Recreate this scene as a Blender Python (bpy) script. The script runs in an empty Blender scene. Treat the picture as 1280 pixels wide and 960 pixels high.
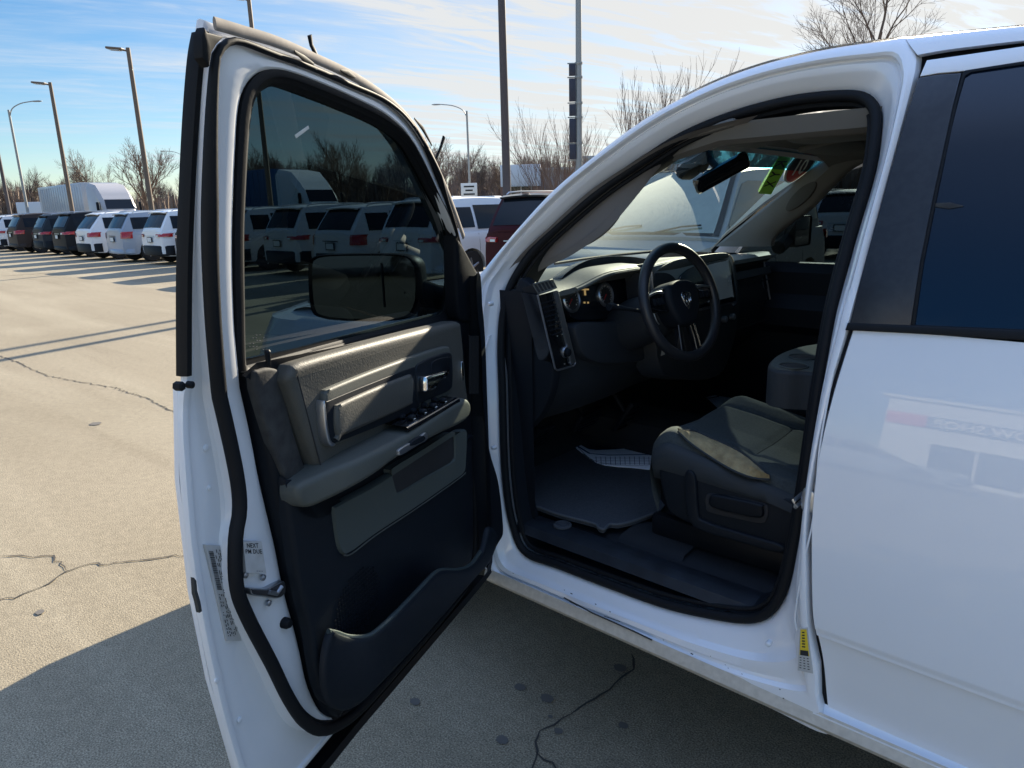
import bpy, bmesh, math, random
from math import sin, cos, radians, pi, sqrt, atan2
from mathutils import Vector as V, Matrix
S = bpy.context.scene
COL = S.collection
random.seed(7)

# ------------------------------------------------------------------ camera model (1280x960 pixel units of the photo)
F_PX = 887.0
PITCH, ROLL, YAW = radians(14.2), radians(1.6), radians(-47.8)
CAM = V((0, 1.5, 1.6))
FW = V((cos(PITCH)*cos(YAW), cos(PITCH)*sin(YAW), -sin(PITCH)))
_R0 = V((sin(YAW), -cos(YAW), 0)); _U0 = V((sin(PITCH)*cos(YAW), sin(PITCH)*sin(YAW), cos(PITCH)))
RT = _R0*cos(ROLL) - _U0*sin(ROLL)
UP = _U0*cos(ROLL) + _R0*sin(ROLL)
def ray(px, py):
    return FW + RT*((px-640)/F_PX) - UP*((py-480)/F_PX)
def on_plane(px, py, n, d):
    r = ray(px, py); t = (d - n.dot(CAM))/n.dot(r)
    return CAM + r*t
def ground_at(px, py, z=0.0):
    return on_plane(px, py, V((0, 0, 1)), z)
def away(px, dist, z=0.0):                       # ground point in the direction of a column at the horizon
    r = ray(px, 270 - px*0.0278); r.z = 0; r.normalize()
    p = CAM + r*dist; p.z = z
    return p

class Frame:
    """a measured working plane: a along ua, b along ub, w along n"""
    def __init__(s, o, ua, ub, n, off=None):
        s.o, s.ua, s.ub, s.n = V(o), V(ua).normalized(), V(ub).normalized(), V(n).normalized()
        s.off = off or (lambda b: 0.0)
    def P(s, a, b, w=0.0):
        return s.o + s.ua*a + s.ub*b + s.n*(w + s.off(b))
    def pix(s, px, py, w=0.0):
        b = 1.2
        for _ in range(12):
            p = on_plane(px, py, s.n, s.n.dot(s.o) + w + s.off(b)) - s.o
            b = p.dot(s.ub)
        return (p.dot(s.ua), b)
    def loop(s, pts, w=0.0): return [s.pix(x, y, w) for x, y in pts]

def yoff(z):
    if z < .7: return .015*(.7-z)**2*4
    t = min(z, 1.34) - .7
    r = t*.02 + t*t*.19
    if z > 1.34: r += (z-1.34)*.32 + max(0, z-1.7)**2*.9
    return r
BF = Frame((0, 0, 0), (1, 0, 0), (0, 0, 1), (0, -1, 0), yoff)
AO = radians(68.2)
DU = V((-cos(AO), sin(AO), 0)); DN = V((-sin(AO), -cos(AO), 0)); DH = V((1.45, 0, 0))
DF = Frame(DH, DU, (0, 0, 1), DN, lambda z: max(0, z-1.33)*.17)

# ------------------------------------------------------------------ curves
def catmull(pts, closed=True, n=6):
    out = []; N = len(pts)
    rng = range(N if closed else N-1)
    for i in rng:
        if closed: p0, p1, p2, p3 = pts[i-1], pts[i], pts[(i+1) % N], pts[(i+2) % N]
        else: p0, p1, p2, p3 = pts[max(i-1, 0)], pts[i], pts[i+1], pts[min(i+2, N-1)]
        for k in range(n):
            t = k/n
            out.append(tuple(.5*((2*b) + (c-a)*t + (2*a-5*b+4*c-d)*t*t + (3*b-a-3*c+d)*t**3) for a, b, c, d in zip(p0, p1, p2, p3)))
    if not closed: out.append(tuple(pts[-1]))
    return out
def polar(loop, c, N=220):
    """radial resample of a star-shaped closed loop about c"""
    res = []; M = len(loop)
    for k in range(N):
        a = 2*pi*k/N; dx, dy = cos(a), sin(a); best = None
        for i in range(M):
            x1, y1 = loop[i][0]-c[0], loop[i][1]-c[1]; x2, y2 = loop[(i+1) % M][0]-c[0], loop[(i+1) % M][1]-c[1]
            ex, ey = x2-x1, y2-y1
            den = dx*ey - dy*ex
            if abs(den) < 1e-12: continue
            t = (x1*ey - y1*ex)/den; u = (x1*dy - y1*dx)/den
            if t > 0 and -1e-9 <= u <= 1+1e-9:
                if best is None or t > best: best = t
        best = best or .01
        res.append((c[0]+dx*best, c[1]+dy*best))
    return res
def area(l): return sum(l[i-1][0]*l[i][1]-l[i][0]*l[i-1][1] for i in range(len(l)))/2
def inset(l, d):
    """offset a 2D loop inward by d"""
    s = 1 if area(l) > 0 else -1; N = len(l); out = []
    for i in range(N):
        x0, y0 = l[i-1]; x1, y1 = l[i]; x2, y2 = l[(i+1) % N]
        ax, ay = x1-x0, y1-y0; bx, by = x2-x1, y2-y1
        la, lb = math.hypot(ax, ay) or 1e-9, math.hypot(bx, by) or 1e-9
        nx, ny = -(ay/la+by/lb), ax/la+bx/lb
        q = math.hypot(nx, ny) or 1e-9
        cs = max(.5, q/2)
        out.append((x1+s*nx/q*d/cs, y1+s*ny/q*d/cs))
    return out
def lerp(a, b, t): return tuple(x+(y-x)*t for x, y in zip(a, b))

# ------------------------------------------------------------------ mesh collector
class MB:
    def __init__(s): s.v, s.f, s.m = [], [], []
    def add(s, vs, fs, mi=0):
        o = len(s.v); s.v += [V(p) for p in vs]
        for f in fs: s.f.append([o+i for i in f]); s.m.append(mi)
        return s
    def loft(s, rings, closed=True, cap0=False, cap1=False, mi=0):
        n = len(rings[0]); vs = [p for r in rings for p in r]; fs = []
        for i in range(len(rings)-1):
            for k in range(n if closed else n-1):
                k2 = (k+1) % n
                fs.append((i*n+k, i*n+k2, (i+1)*n+k2, (i+1)*n+k))
        if cap0: fs.append(tuple(range(n))[::-1])
        if cap1: fs.append(tuple((len(rings)-1)*n+k for k in range(n)))
        return s.add(vs, fs, mi)
    def box(s, c, sz, rot=None, mi=0, taper=1.0, bev=0.0):
        c = V(c); x, y, z = sz[0]/2, sz[1]/2, sz[2]/2
        M = rot if rot is not None else Matrix.Identity(3)
        if bev > 0:
            b = min(bev, x*.9, y*.9, z*.9)
            def rr(dx, dy, h, q):
                X, Y = (x-dx)*q, (y-dy)*q; o = []
                for sx, sy in ((1, 1), (-1, 1), (-1, -1), (1, -1)):
                    cs = [(X-b, Y), (X-b*.3, Y-b*.3), (X, Y-b)]
                    if sx*sy > 0: cs = cs[::-1]
                    o += [M @ V((sx*p, sy*r, h)) + c for p, r in cs]
                return o
            rs = [rr(b, b, -z, 1), rr(b*.3, b*.3, -z+b*.3, 1), rr(0, 0, -z+b, 1), rr(0, 0, z-b, taper), rr(b*.3, b*.3, z-b*.3, taper), rr(b, b, z, taper)]
            return s.loft(rs, True, True, True, mi)
        vs = [M @ V((a*x*(taper if k > 0 else 1), b*y*(taper if k > 0 else 1), k*z)) + c for k in (-1, 1) for a, b in ((-1, -1), (1, -1), (1, 1), (-1, 1))]
        return s.add(vs, [(3, 2, 1, 0), (4, 5, 6, 7), (0, 1, 5, 4), (1, 2, 6, 5), (2, 3, 7, 6), (3, 0, 4, 7)], mi)
    def tube(s, pts, r, n=8, cap=True, closed=False, mi=0, flat=1.0, up=None):
        pts = [V(p) for p in pts]; N = len(pts)
        rs = r if isinstance(r, (list, tuple)) else [r]*N
        rings = []; pu = None
        for i, p in enumerate(pts):
            if closed: t = pts[(i+1) % N]-pts[i-1]
            else: t = pts[min(i+1, N-1)]-pts[max(i-1, 0)]
            if t.length < 1e-9: t = V((0, 0, 1))
            t.normalize()
            if up is not None: a = V(up)
            elif pu is not None: a = pu
            else: a = V((0, 0, 1)) if abs(t.z) < .9 else V((1, 0, 0))
            e1 = (a - t*a.dot(t)); 
            if e1.length < 1e-6: e1 = t.orthogonal()
            e1.normalize(); pu = e1; e2 = t.cross(e1)
            rings.append([p + e1*cos(2*pi*k/n)*rs[i]*flat + e2*sin(2*pi*k/n)*rs[i] for k in range(n)])
        if closed: rings.append(rings[0])
        return s.loft(rings, True, cap and not closed, cap and not closed, mi)
    def lathe(s, c, axis, prof, n=24, mi=0):
        """prof: list of (radius, height along axis)"""
        c = V(c); ax = V(axis).normalized(); e1 = ax.orthogonal().normalized(); e2 = ax.cross(e1)
        rings = [[c + ax*h + (e1*cos(2*pi*k/n)+e2*sin(2*pi*k/n))*max(r, 1e-4) for k in range(n)] for r, h in prof]
        return s.loft(rings, True, True, True, mi)
    def pad(s, fr, loop, w0, w1, bev=.004, mi=0, steps=2, back=False):
        """a solid with outline loop (a,b) between w0 and w1, with a rounded front edge"""
        rings = [[fr.P(a, b, w0) for a, b in loop]]
        for k in range(steps+1):
            t = k/steps*pi/2
            l = inset(loop, bev*(1-cos(t))) if k else loop
            rings.append([fr.P(a, b, w1 - bev*(1-sin(t))*(1 if w1 > w0 else -1)) for a, b in l])
        return s.loft(rings, True, back, True, mi)
    def fan(s, pts, mi=0): return s.add(pts, [tuple(range(len(pts)))], mi)
    def build(s, name, mats, parent=None, smooth=35, tri=True, recalc=True, vg=None):
        me = bpy.data.meshes.new(name)
        off = ROOTOFF(parent) if parent is not None else V((0, 0, 0))
        me.from_pydata([tuple(v-off) for v in s.v], [], s.f)
        if not isinstance(mats, (list, tuple)): mats = [mats]
        for m in mats: me.materials.append(m)
        for p, mi in zip(me.polygons, s.m): p.material_index = mi
        bm = bmesh.new(); bm.from_mesh(me)
        bmesh.ops.remove_doubles(bm, verts=bm.verts, dist=2e-5)
        ng = [f for f in bm.faces if len(f.verts) > 4]
        if ng: bmesh.ops.triangulate(bm, faces=ng)
        if recalc: bmesh.ops.recalc_face_normals(bm, faces=bm.faces)
        bm.to_mesh(me); bm.free()
        if smooth:
            me.shade_smooth(); me.set_sharp_from_angle(angle=radians(smooth))
        o = bpy.data.objects.new(name, me); COL.objects.link(o)
        if parent is not None: o.parent = parent
        return o
def build_each(mb, name, mats, parent=None, smooth=35):
    """one object per connected piece"""
    par = list(range(len(mb.v)))
    def find(i):
        while par[i] != i: par[i] = par[par[i]]; i = par[i]
        return i
    for f in mb.f:
        for i in f[1:]: par[find(i)] = find(f[0])
    comp = {}
    for f, m in zip(mb.f, mb.m): comp.setdefault(find(f[0]), []).append((f, m))
    out = []
    for fs in comp.values():
        mp = {}; q = MB()
        for f, m in fs:
            for i in f:
                if i not in mp: mp[i] = len(q.v); q.v.append(mb.v[i])
            q.f.append([mp[i] for i in f]); q.m.append(m)
        out.append(q.build(name, mats, parent, smooth))
    return out
def ROOTOFF(p):
    while p.parent is not None: p = p.parent
    return V(p.location)
def tag(o, label=None, cat=None, group=None, kind=None):
    if label: o['label'] = label
    if cat: o['category'] = cat
    if group: o['group'] = group
    if kind: o['kind'] = kind
    return o
def empty(name, loc, label, cat, group=None):
    o = bpy.data.objects.new(name, None); COL.objects.link(o); o.location = loc; o.empty_display_size = .2
    return tag(o, label, cat, group)

# ------------------------------------------------------------------ materials
def mat(name, col, rough=.5, metal=0, coat=0, spec=.5, noise=None, bump=None, emit=None, alpha=None):
    m = bpy.data.materials.new(name); m.use_nodes = True; nt = m.node_tree; b = nt.nodes['Principled BSDF']
    b.inputs['Base Color'].default_value = (*col, 1); b.inputs['Roughness'].default_value = rough
    b.inputs['Metallic'].default_value = metal; b.inputs['Coat Weight'].default_value = coat
    b.inputs['Coat Roughness'].default_value = .04; b.inputs['Specular IOR Level'].default_value = spec
    tc = nt.nodes.new('ShaderNodeTexCoord')
    if noise:                                        # (scale, amount, second colour)
        n = nt.nodes.new('ShaderNodeTexNoise'); n.inputs['Scale'].default_value = noise[0]; n.inputs['Detail'].default_value = 6
        nt.links.new(tc.outputs['Object'], n.inputs['Vector'])
        r = nt.nodes.new('ShaderNodeValToRGB'); r.color_ramp.elements[0].position = .5-noise[1]; r.color_ramp.elements[1].position = .5+noise[1]
        r.color_ramp.elements[0].color = (*col, 1); r.color_ramp.elements[1].color = (*noise[2], 1)
        nt.links.new(n.outputs['Fac'], r.inputs['Fac']); nt.links.new(r.outputs['Color'], b.inputs['Base Color'])
    if bump:                                         # (scale, strength, distance)
        n = nt.nodes.new('ShaderNodeTexNoise'); n.inputs['Scale'].default_value = bump[0]; n.inputs['Detail'].default_value = 4
        nt.links.new(tc.outputs['Object'], n.inputs['Vector'])
        bp = nt.nodes.new('ShaderNodeBump'); bp.inputs['Strength'].default_value = bump[1]; bp.inputs['Distance'].default_value = bump[2]
        nt.links.new(n.outputs['Fac'], bp.inputs['Height']); nt.links.new(bp.outputs['Normal'], b.inputs['Normal'])
    if emit:
        b.inputs['Emission Color'].default_value = (*emit[0], 1); b.inputs['Emission Strength'].default_value = emit[1]
    return m
def glass(name, tint, refl=1.0, rough=0.0):
    """thin glazing: tinted see-through with a Fresnel reflection"""
    m = bpy.data.materials.new(name); m.use_nodes = True; nt = m.node_tree; nt.nodes.clear()
    out = nt.nodes.new('ShaderNodeOutputMaterial'); mx = nt.nodes.new('ShaderNodeMixShader')
    t = nt.nodes.new('ShaderNodeBsdfTransparent'); t.inputs[0].default_value = (*tint, 1)
    g = nt.nodes.new('ShaderNodeBsdfGlossy'); g.inputs['Roughness'].default_value = rough; g.inputs[0].default_value = (refl, refl, refl, 1)
    lw = nt.nodes.new('ShaderNodeLayerWeight'); lw.inputs[0].default_value = .5
    pw = nt.nodes.new('ShaderNodeMath'); pw.operation = 'POWER'; pw.inputs[1].default_value = 5; nt.links.new(lw.outputs['Facing'], pw.inputs[0])
    f = nt.nodes.new('ShaderNodeMath'); f.operation = 'MULTIPLY_ADD'; f.inputs[1].default_value = .9; f.inputs[2].default_value = .07; nt.links.new(pw.outputs[0], f.inputs[0])
    nt.links.new(f.outputs[0], mx.inputs[0]); nt.links.new(t.outputs[0], mx.inputs[1]); nt.links.new(g.outputs[0], mx.inputs[2])
    nt.links.new(mx.outputs[0], out.inputs[0])
    return m
M = {}
M['white'] = mat('white_paint', (.79, .795, .81), .32, 0, .75, noise=(3, .3, (.73, .74, .765)), bump=(9, .10, .006))
M['white'].node_tree.nodes['Principled BSDF'].inputs['Coat Roughness'].default_value = .012
M['whitein'] = mat('white_inner_paint', (.74, .75, .77), .38, 0, .5, noise=(7, .25, (.69, .70, .71)), bump=(5, .1, .01))
M['rocker'] = mat('rocker_painted_bounce', (.56, .52, .45), .6, 0, .2, noise=(60, .25, (.42, .385, .33)))  # tan of the sunlit ground painted into the white rocker
M['rubber'] = mat('black_rubber', (.006, .007, .009), .62, spec=.22, bump=(120, .2, .001))
M['blackp'] = mat('black_plastic', (.0055, .0075, .011), .5, spec=.2, bump=(400, .3, .0008))
M['gloss'] = mat('gloss_black', (.006, .007, .009), .12, 0, .6)
M['applique'] = mat('pillar_applique', (.012, .014, .02), .35, noise=(60, .1, (.018, .02, .026)))
M['dark'] = mat('dark_trim', (.0075, .0105, .015), .55, spec=.2, bump=(350, .35, .001))  # bluish base imitates the navy haze lying over the blacks
M['strip'] = mat('worn_trim', (.016, .016, .017), .8, noise=(40, .2, (.042, .042, .040)), bump=(200, .5, .001))
M['greyp'] = mat('grey_leatherette', (.078, .077, .067), .58, spec=.35, bump=(260, .5, .0014), noise=(8, .3, (.062, .061, .054)))
M['greya'] = mat('grey_armrest', (.082, .087, .076), .58, spec=.35, bump=(300, .35, .0012), noise=(10, .3, (.066, .070, .062)))
M['insert'] = mat('grey_insert', (.060, .071, .065), .85, bump=(500, .4, .0008))
M['carpet'] = mat('carpet', (.012, .014, .018), .95, bump=(700, .8, .002))
M['matg'] = mat('mat_fabric', (.062, .067, .076), .95, noise=(180, .2, (.04, .044, .052)), bump=(600, .8, .002))
M['fabric'] = mat('seat_fabric', (.044, .053, .052), .9, noise=(160, .2, (.028, .034, .035)), bump=(420, .6, .0012))
M['fabric2'] = mat('seat_bolster', (.020, .025, .029), .75, bump=(300, .5, .001))
M['foam'] = mat('yellow_foam', (.36, .28, .145), .95, noise=(38, .2, (.22, .16, .08)), bump=(110, 1.0, .005))
M['chrome'] = mat('chrome', (.75, .76, .78), .12, 1)
M['satin'] = mat('satin_silver', (.42, .44, .47), .3, .9)
M['dashtop'] = mat('dash_top', (.095, .10, .09), .55, bump=(220, .5, .0015))
M['dashlow'] = mat('dash_low', (.017, .021, .027), .6, bump=(260, .4, .001))
M['wheel'] = mat('wheel_leather', (.018, .019, .023), .42, bump=(300, .4, .0008))
M['pillar'] = mat('pillar_fabric', (.19, .185, .175), .9, bump=(500, .3, .0006))
M['headl'] = mat('headliner', (.15, .145, .135), .95, bump=(500, .3, .0006))
M['screen'] = mat('screen', (.11, .14, .165), .15, 0, .6, emit=((.30, .42, .52), .02))  # screen is off; bluish base and faint glow stand in for reflections
M['paper'] = mat('paper', (.82, .84, .88), .85)
M['blueink'] = mat('blue_ink', (.02, .035, .10), .8)
M['label'] = mat('label_paper', (.50, .50, .49), .7, noise=(60, .2, (.44, .43, .41)))
M['ink'] = mat('black_ink', (.02, .02, .022), .8)
M['yellow'] = mat('label_yellow', (.72, .52, .03), .6)
M['lime'] = mat('lime_vinyl', (.36, .80, .03), .5)
M['red'] = mat('red_vinyl', (.55, .03, .035), .5)
M['whitev'] = mat('white_vinyl', (.75, .74, .7), .5)
M['tyre'] = mat('tyre', (.012, .012, .013), .8)
M['rim'] = mat('alloy', (.36, .37, .39), .35, .8)
M['lamp_red'] = mat('tail_lamp_red', (.40, .012, .012), .15, 0, .8)
M['lamp_clear'] = mat('clear_lamp', (.6, .62, .62), .15, .2, .8)
M['door_glass'] = glass('tinted_door_glass', (.052, .078, .088))
M['wind'] = glass('windshield_glass', (.76, .86, .80))
M['windtop'] = glass('windshield_shade_band', (.10, .40, .58))
M['rear_glass'] = mat('privacy_glass', (.004, .010, .024), .02, 0, 0, spec=.55)
M['carglass'] = mat('car_glass', (.008, .011, .016), .06, 0, 0, spec=.28)
M['pass_glass'] = glass('passenger_window_glass', (.055, .075, .08))
M['pole_brown'] = mat('bronze_pole', (.13, .095, .07), .6)
M['pole_dark'] = mat('dark_pole', (.07, .055, .055), .6)
M['pole_grey'] = mat('galvanised_pole', (.30, .30, .29), .5, .4)
M['bark'] = mat('bark', (.115, .085, .068), .9, noise=(3, .2, (.165, .125, .10)))
M['wood'] = mat('winter_wood', (.20, .15, .12), .95, noise=(.08, .25, (.27, .21, .165)))  # lightened brown, distance haze put into the colour
M['bark2'] = mat('bark_reddish', (.14, .09, .068), .9, noise=(3, .2, (.19, .14, .11)))
def paint(name, c, r=.35): 
    return mat('paint_'+name, c, r if c[0] > .2 else .5, .0, .35 if c[0] > .2 else .06, spec=.25 if c[0] > .2 else .1)
# ================================================================== THE TRUCK
TR = empty('pickup_truck', (1.0, -1.0, 0), 'white pickup truck with its driver door wide open, nearest vehicle', 'pickup truck')

# ---------------- driver door
DO = [(250,24),(256,23),(262,24),(290,30),(320,38),(385,60),(440,88),(490,125),(520,165),(550,225),(576,290),(590,330),(597,360),(600,420),(603,500),(606,600),(607,690),(604,710),(596,722),(540,787),(480,857),(440,902),(395,957),(352,1008),(335,1020),(318,1012),(305,990),(293,960),(275,900),(263,850),(250,790),(241,740),(232,680),(225,600),(221,540),(221,505),(223,486),(226,474),(226,350),(229,250),(234,150),(240,75),(244,40)]
SL = [(273,78),(268,140),(265,220),(264,300),(267,380),(271,440),(288,548),(299,605),(301,640),(296,673),(297,732),(311,772),(341,830),(362,873),(382,902),(404,913),(430,903),(455,882),(500,832),(560,762),(588,722),(594,690),(593,600),(590,500),(586,380),(576,300),(548,213),(520,159),(488,127),(441,105),(396,85),(347,67),(308,52),(290,52),(279,62)]
IL = [(292,297),(296,187),(300,135),(309,107),(325,91),(345,88),(365,92),(395,103),(439,122),(485,147),(517,181),(548,244),(567,290),(580,335),(585,400),(589,500),(591,600),(591,680),(584,712),(545,762),(500,815),(460,862),(430,893),(421,898),(408,894),(397,884),(383,851),(372,797),(356,738),(345,683),(326,602),(313,537),(300,467),(294,400)]
dc = DF.pix(440, 430)
CP = (1.93, 1.6)            # where the eye stands over the door plane
def seen(fr, px, wb, wf, cp=None):
    """outline of a raised piece: edges turned to the eye lie at depth wb, the others at wf"""
    A, B = fr.loop(px, wb), fr.loop(px, wf); out = []; s = 1 if area(B) > 0 else -1; N = len(B); cp = cp or CP
    for i in range(N):
        tx, ty = B[(i+1) % N][0]-B[i-1][0], B[(i+1) % N][1]-B[i-1][1]; l = math.hypot(tx, ty) or 1e-9
        nx, ny = s*ty/l, -s*tx/l; cx, cy = cp[0]-B[i][0], cp[1]-B[i][1]; c = math.hypot(cx, cy)
        k = max(0, min(1, .5+1.2*(nx*cx+ny*cy)/c)); out.append(lerp(B[i], A[i], k))
    return out
dO = polar(catmull(seen(DF, DO, -.026, .0), True, 5), dc, 260)
dS = polar(catmull(DF.loop(SL, .012), True, 5), dc, 260)
dI = polar(catmull(DF.loop(IL, .004), True, 5), dc, 260)
def ring(fr, A, B, t, w): return [fr.P(*lerp(a, b, t), w) for a, b in zip(A, B)]
def ringo(fr, A, d, w): return [fr.P(*p, w) for p in inset(A, d)]
mb = MB()
hem = inset(dO, .014)
R = [ringo(DF, dI, -.006, -.040), ring(DF, dO, dI, .6, -.048), ringo(DF, dO, .035, -.045), ringo(DF, dO, .008, -.034), ringo(DF, dO, .001, -.027), ringo(DF, dO, .0, -.022), ringo(DF, dO, .002, -.016), ringo(DF, dO, .009, -.014), ringo(DF, dO, .013, -.015), ringo(DF, dO, .0145, -.020)]
for t, w in ((.06, -.020), (.22, -.018), (.50, -.017), (.78, -.016), (.86, -.012), (.91, .001), (.95, .005), (.98, .003), (1.0, .0)): R.append(ring(DF, hem, dS, t, w))
for t, w in ((.2, -.001), (.45, .004), (.8, .006), (.93, .004), (1, 0.0), (1, -.022)): R.append(ring(DF, dS, dI, t, w))
mb.loft(R)
door = mb.build('front_door', M['whitein'], TR, 30)
door['label'] = 'open front door with grey trim panel and tinted window'
# outer skin closing the lower half, and the belt beam
lowP = [(300,450),(360,438),(450,415),(560,388),(584,384),(606,600),(607,690),(596,722),(540,787),(440,902),(335,1020),(300,980),(263,850),(241,740),(225,600),(223,486)]
mb = MB(); lp = DF.loop(lowP, -.07); mb.pad(DF, lp, -.072, -.082, .002, back=True); mb.build('outer_skin', M['white'], door)
# black sail frame edge along the outer skin beside the window
edge = [(246,40),(240,75),(234,150),(229,250),(226,350),(226,470)]
mb = MB(); e = catmull([DF.pix(*p, -.027) for p in edge], False, 6)
mb.loft([[DF.P(a-.006, b, -.012) for a, b in e], [DF.P(a+.001, b, -.014) for a, b in e], [DF.P(a+.003, b, -.024) for a, b in e], [DF.P(a+.001, b, -.035) for a, b in e], [DF.P(a-.02, b, -.055) for a, b in e]], closed=False)
mb.build('frame_applique', M['rubber'], door)
# weather strip
def sr(a, b):          # fat down the latch side, slim along the roof and hinge sides
    dx, dz = a-dc[0], b-dc[1]; k = max(0, min(1, (dz-.62*abs(dx)-.02)/.25)) if dz > 0 else 0
    k = max(k, max(0, min(1, (-dx-.25)/.12)) if dz > -.2 else 0)
    return .0118*(1-k)+.0048*k
mb = MB(); mb.tube([DF.P(a, b, .010 - (.0125-sr(a, b))*.6) for a, b in dS], [sr(a, b) for a, b in dS], 12, closed=True, up=DN, flat=1.0)
mb.tube([DF.P(a, b, .002-(.0125-sr(a, b))*2.2) for a, b in inset(dS, .012)], [sr(a, b)*.56 for a, b in dS], 8, closed=True, up=DN)
mb.build('weatherstrip', M['rubber'], door)
# torn strip ends on the frame top, as in the photo
mb = MB()
for q in ([(398,78),(394,66),(389,56),(387,44)], [(543,204),(546,196),(551,184),(555,171)]):
    pts = [DF.P(*DF.pix(*p, .004), .004) for p in q]
    mb.tube(pts, [.006, .005, .005, .006], 8, up=DN, flat=.4)
for q in ([(368,64),(380,73),(392,80)], [(426,88),(434,91),(444,97)], [(518,148),(528,160),(540,182)]):
    mb.tube([DF.P(*DF.pix(*p, .012), .012) for p in q], [.002, .005, .002], 6, up=DN, flat=.5)
build_each(mb, 'torn_seal', M['rubber'], door)
# corner patch of rubber at the top of the frame
mb = MB(); mb.pad(DF, DF.loop([(255,34),(258,40),(279,46),(270,56),(264,66),(261,84),(252,72),(251,45)], .012), .0, .014, .003)
mb.build('corner_seal', M['rubber'], door)
mb = MB(); mb.tube([DF.P(*DF.pix(*p, -.002), .006) for p in catmull([(262,30),(300,41),(340,53),(385,72),(440,98),(490,133),(522,172),(552,232),(576,296)], False, 5)], .0085, 10, up=DN, flat=.35)
mb.build('roof_channel', mat('channel_painted_sunlight', (.27, .235, .20), .8, noise=(40, .15, (.19, .165, .145))), door)  # tan sunlight on the white door top painted into this strip
# window surround and pane
WO = [(292,297),(296,187),(300,135),(309,107),(325,91),(345,88),(365,92),(395,103),(439,122),(485,147),(517,181),(548,244),(567,290),(580,335),(582,380),(580,400),(570,404),(430,438),(310,468),(299,470),(296,455),(294,400)]
WG = [(302,297),(304,240),(307,187),(311,145),(317,124),(328,112),(345,107),(376,117),(420,134),(470,156),(501,178),(517,203),(534,235),(557,281),(561,310),(561,340),(558,380),(554,390),(545,395),(430,425),(315,456),(307,458),(304,452),(303,380)]
wc = DF.pix(430, 290)
wO = polar(catmull(DF.loop(WO), True, 4), wc, 200); wG = polar(catmull(DF.loop(WG, -.012), True, 4), wc, 200)
hk = lambda a: .003*max(0, min(1, (.40-a)/.1))
wX = [lerp(p_, q_, max(0, min(1, (.30-p_[0])/.12))) for p_, q_ in zip(inset(wO, -.0015), inset(wO, -.011))]
mb = MB(); mb.loft([ringo(DF, wO, -.002, -.02), [DF.P(a, b, .004+hk(a)) for a, b in wX], [DF.P(a, b, .006+hk(a)) for a, b in inset(wO, .004)], [DF.P(a, b, .005+hk(a)) for a, b in [lerp(p_, q_, .45) for p_, q_ in zip(wO, wG)]], ring(DF, wO, wG, .5, .002), ring(DF, wO, wG, .8, -.002), ringo(DF, wG, -.003, -.006), ringo(DF, wG, .001, -.012), ringo(DF, wG, .000, -.024), ringo(DF, wG, -.012, -.030)])
mb.build('window_seal', M['rubber'], door)
mb = MB(); wg2 = inset(wG, -.006)
mb.fan([DF.P(a, b, -.018) for a, b in wg2])
pane = mb.build('window_pane', M['door_glass'], door, 0)
mb = MB()      # etched glazing mark, lower rear corner
for r in range(6):
    for c in range(5 if r % 2 else 4):
        if random.random() < .35: continue
        a, b = DF.pix(313+c*4.2+random.random(), 419+r*3.6, -.017)
        mb.pad(DF, [(a, b), (a+.004, b), (a+.004, b+.0012), (a, b+.0012)], -.0178, -.0170, .0001)
mb.build('glass_etching', M['matg'], door)
mb = MB(); mb.pad(DF, DF.loop([(366,169),(383,157),(384,161),(368,173)], -.021), -.0178, -.0170, .0001)
mb.build('sticker_residue', M['whitev'], door)
M['side'] = mat('pocket_edge', (.022, .034, .034), .6, bump=(300, .5, .001))
# ---- interior trim panel pieces (all measured on the door plane)
def dpad(name, m, px, w0, w1, bev, n=4, parent=door, steps=3, vb=None):
    vb = min(w0+.014, w1) if vb is None else vb
    l0 = seen(DF, px, vb, w1); mb = MB(); l = catmull(l0, True, n) if n > 1 else l0
    mb.pad(DF, l, w0, w1, bev, steps=steps)
    return mb.build(name, m, parent)
dpad('trim_panel', M['blackp'], [(301,470),(304,466),(345,458),(450,432),(560,401),(584,398),(588,402),(590,500),(593,600),(593,685),(584,712),(545,765),(500,818),(460,864),(430,893),(421,898),(408,894),(397,884),(384,851),(373,797),(357,738),(346,683),(327,602),(314,537)], -.02, .028, .012, 3, vb=.0)
dpad('side_strip', M['strip'], [(317,472),(326,462),(340,460),(352,466),(356,490),(368,540),(384,590),(392,620),(384,640),(370,628),(352,590),(334,540)], .02, .036, .006)
dpad('lower_trim', M['dark'], [(352,600),(366,612),(384,640),(420,632),(500,600),(585,545),(590,560),(592,640),(592,690),(580,712),(500,800),(430,880),(418,882),(402,872),(392,840),(384,790),(370,730),(362,680)], .02, .044, .010)
dpad('upper_pad', M['greyp'], [(345,474),(351,460),(368,452),(450,430),(550,405),(570,402),(578,410),(581,440),(584,480),(584,510),(540,540),(480,572),(420,600),(398,606),(388,592),(374,556),(358,510),(349,486)], .02, .060, .015, 3, steps=5)
mb = MB(); mb.tube([DF.P(*DF.pix(*p, .0605), .0600) for p in catmull([(372,470),(385,520),(396,562),(404,592)], False, 5)], .0013, 5); mb.build('pad_seam', M['ink'], door)
dpad('pull_bezel', M['greya'], [(402,496),(404,489),(412,484),(470,461),(530,440),(556,433),(563,436),(565,450),(566,480),(560,494),(520,512),(470,534),(424,555),(413,557),(407,549),(403,520)], .05, .072, .006)
dpad('pull_recess', M['dark'], [(408,505),(414,500),(470,477),(518,459),(524,462),(524,500),(521,511),(480,530),(424,552),(415,553),(410,545)], .06, .0735, .001)
dpad('pull_pad', M['greyp'], [(418,509),(424,504),(470,484),(509,469),(516,470),(518,478),(517,500),(513,507),(470,527),(424,547),(419,544),(417,530)], .06, .082, .007)
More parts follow.
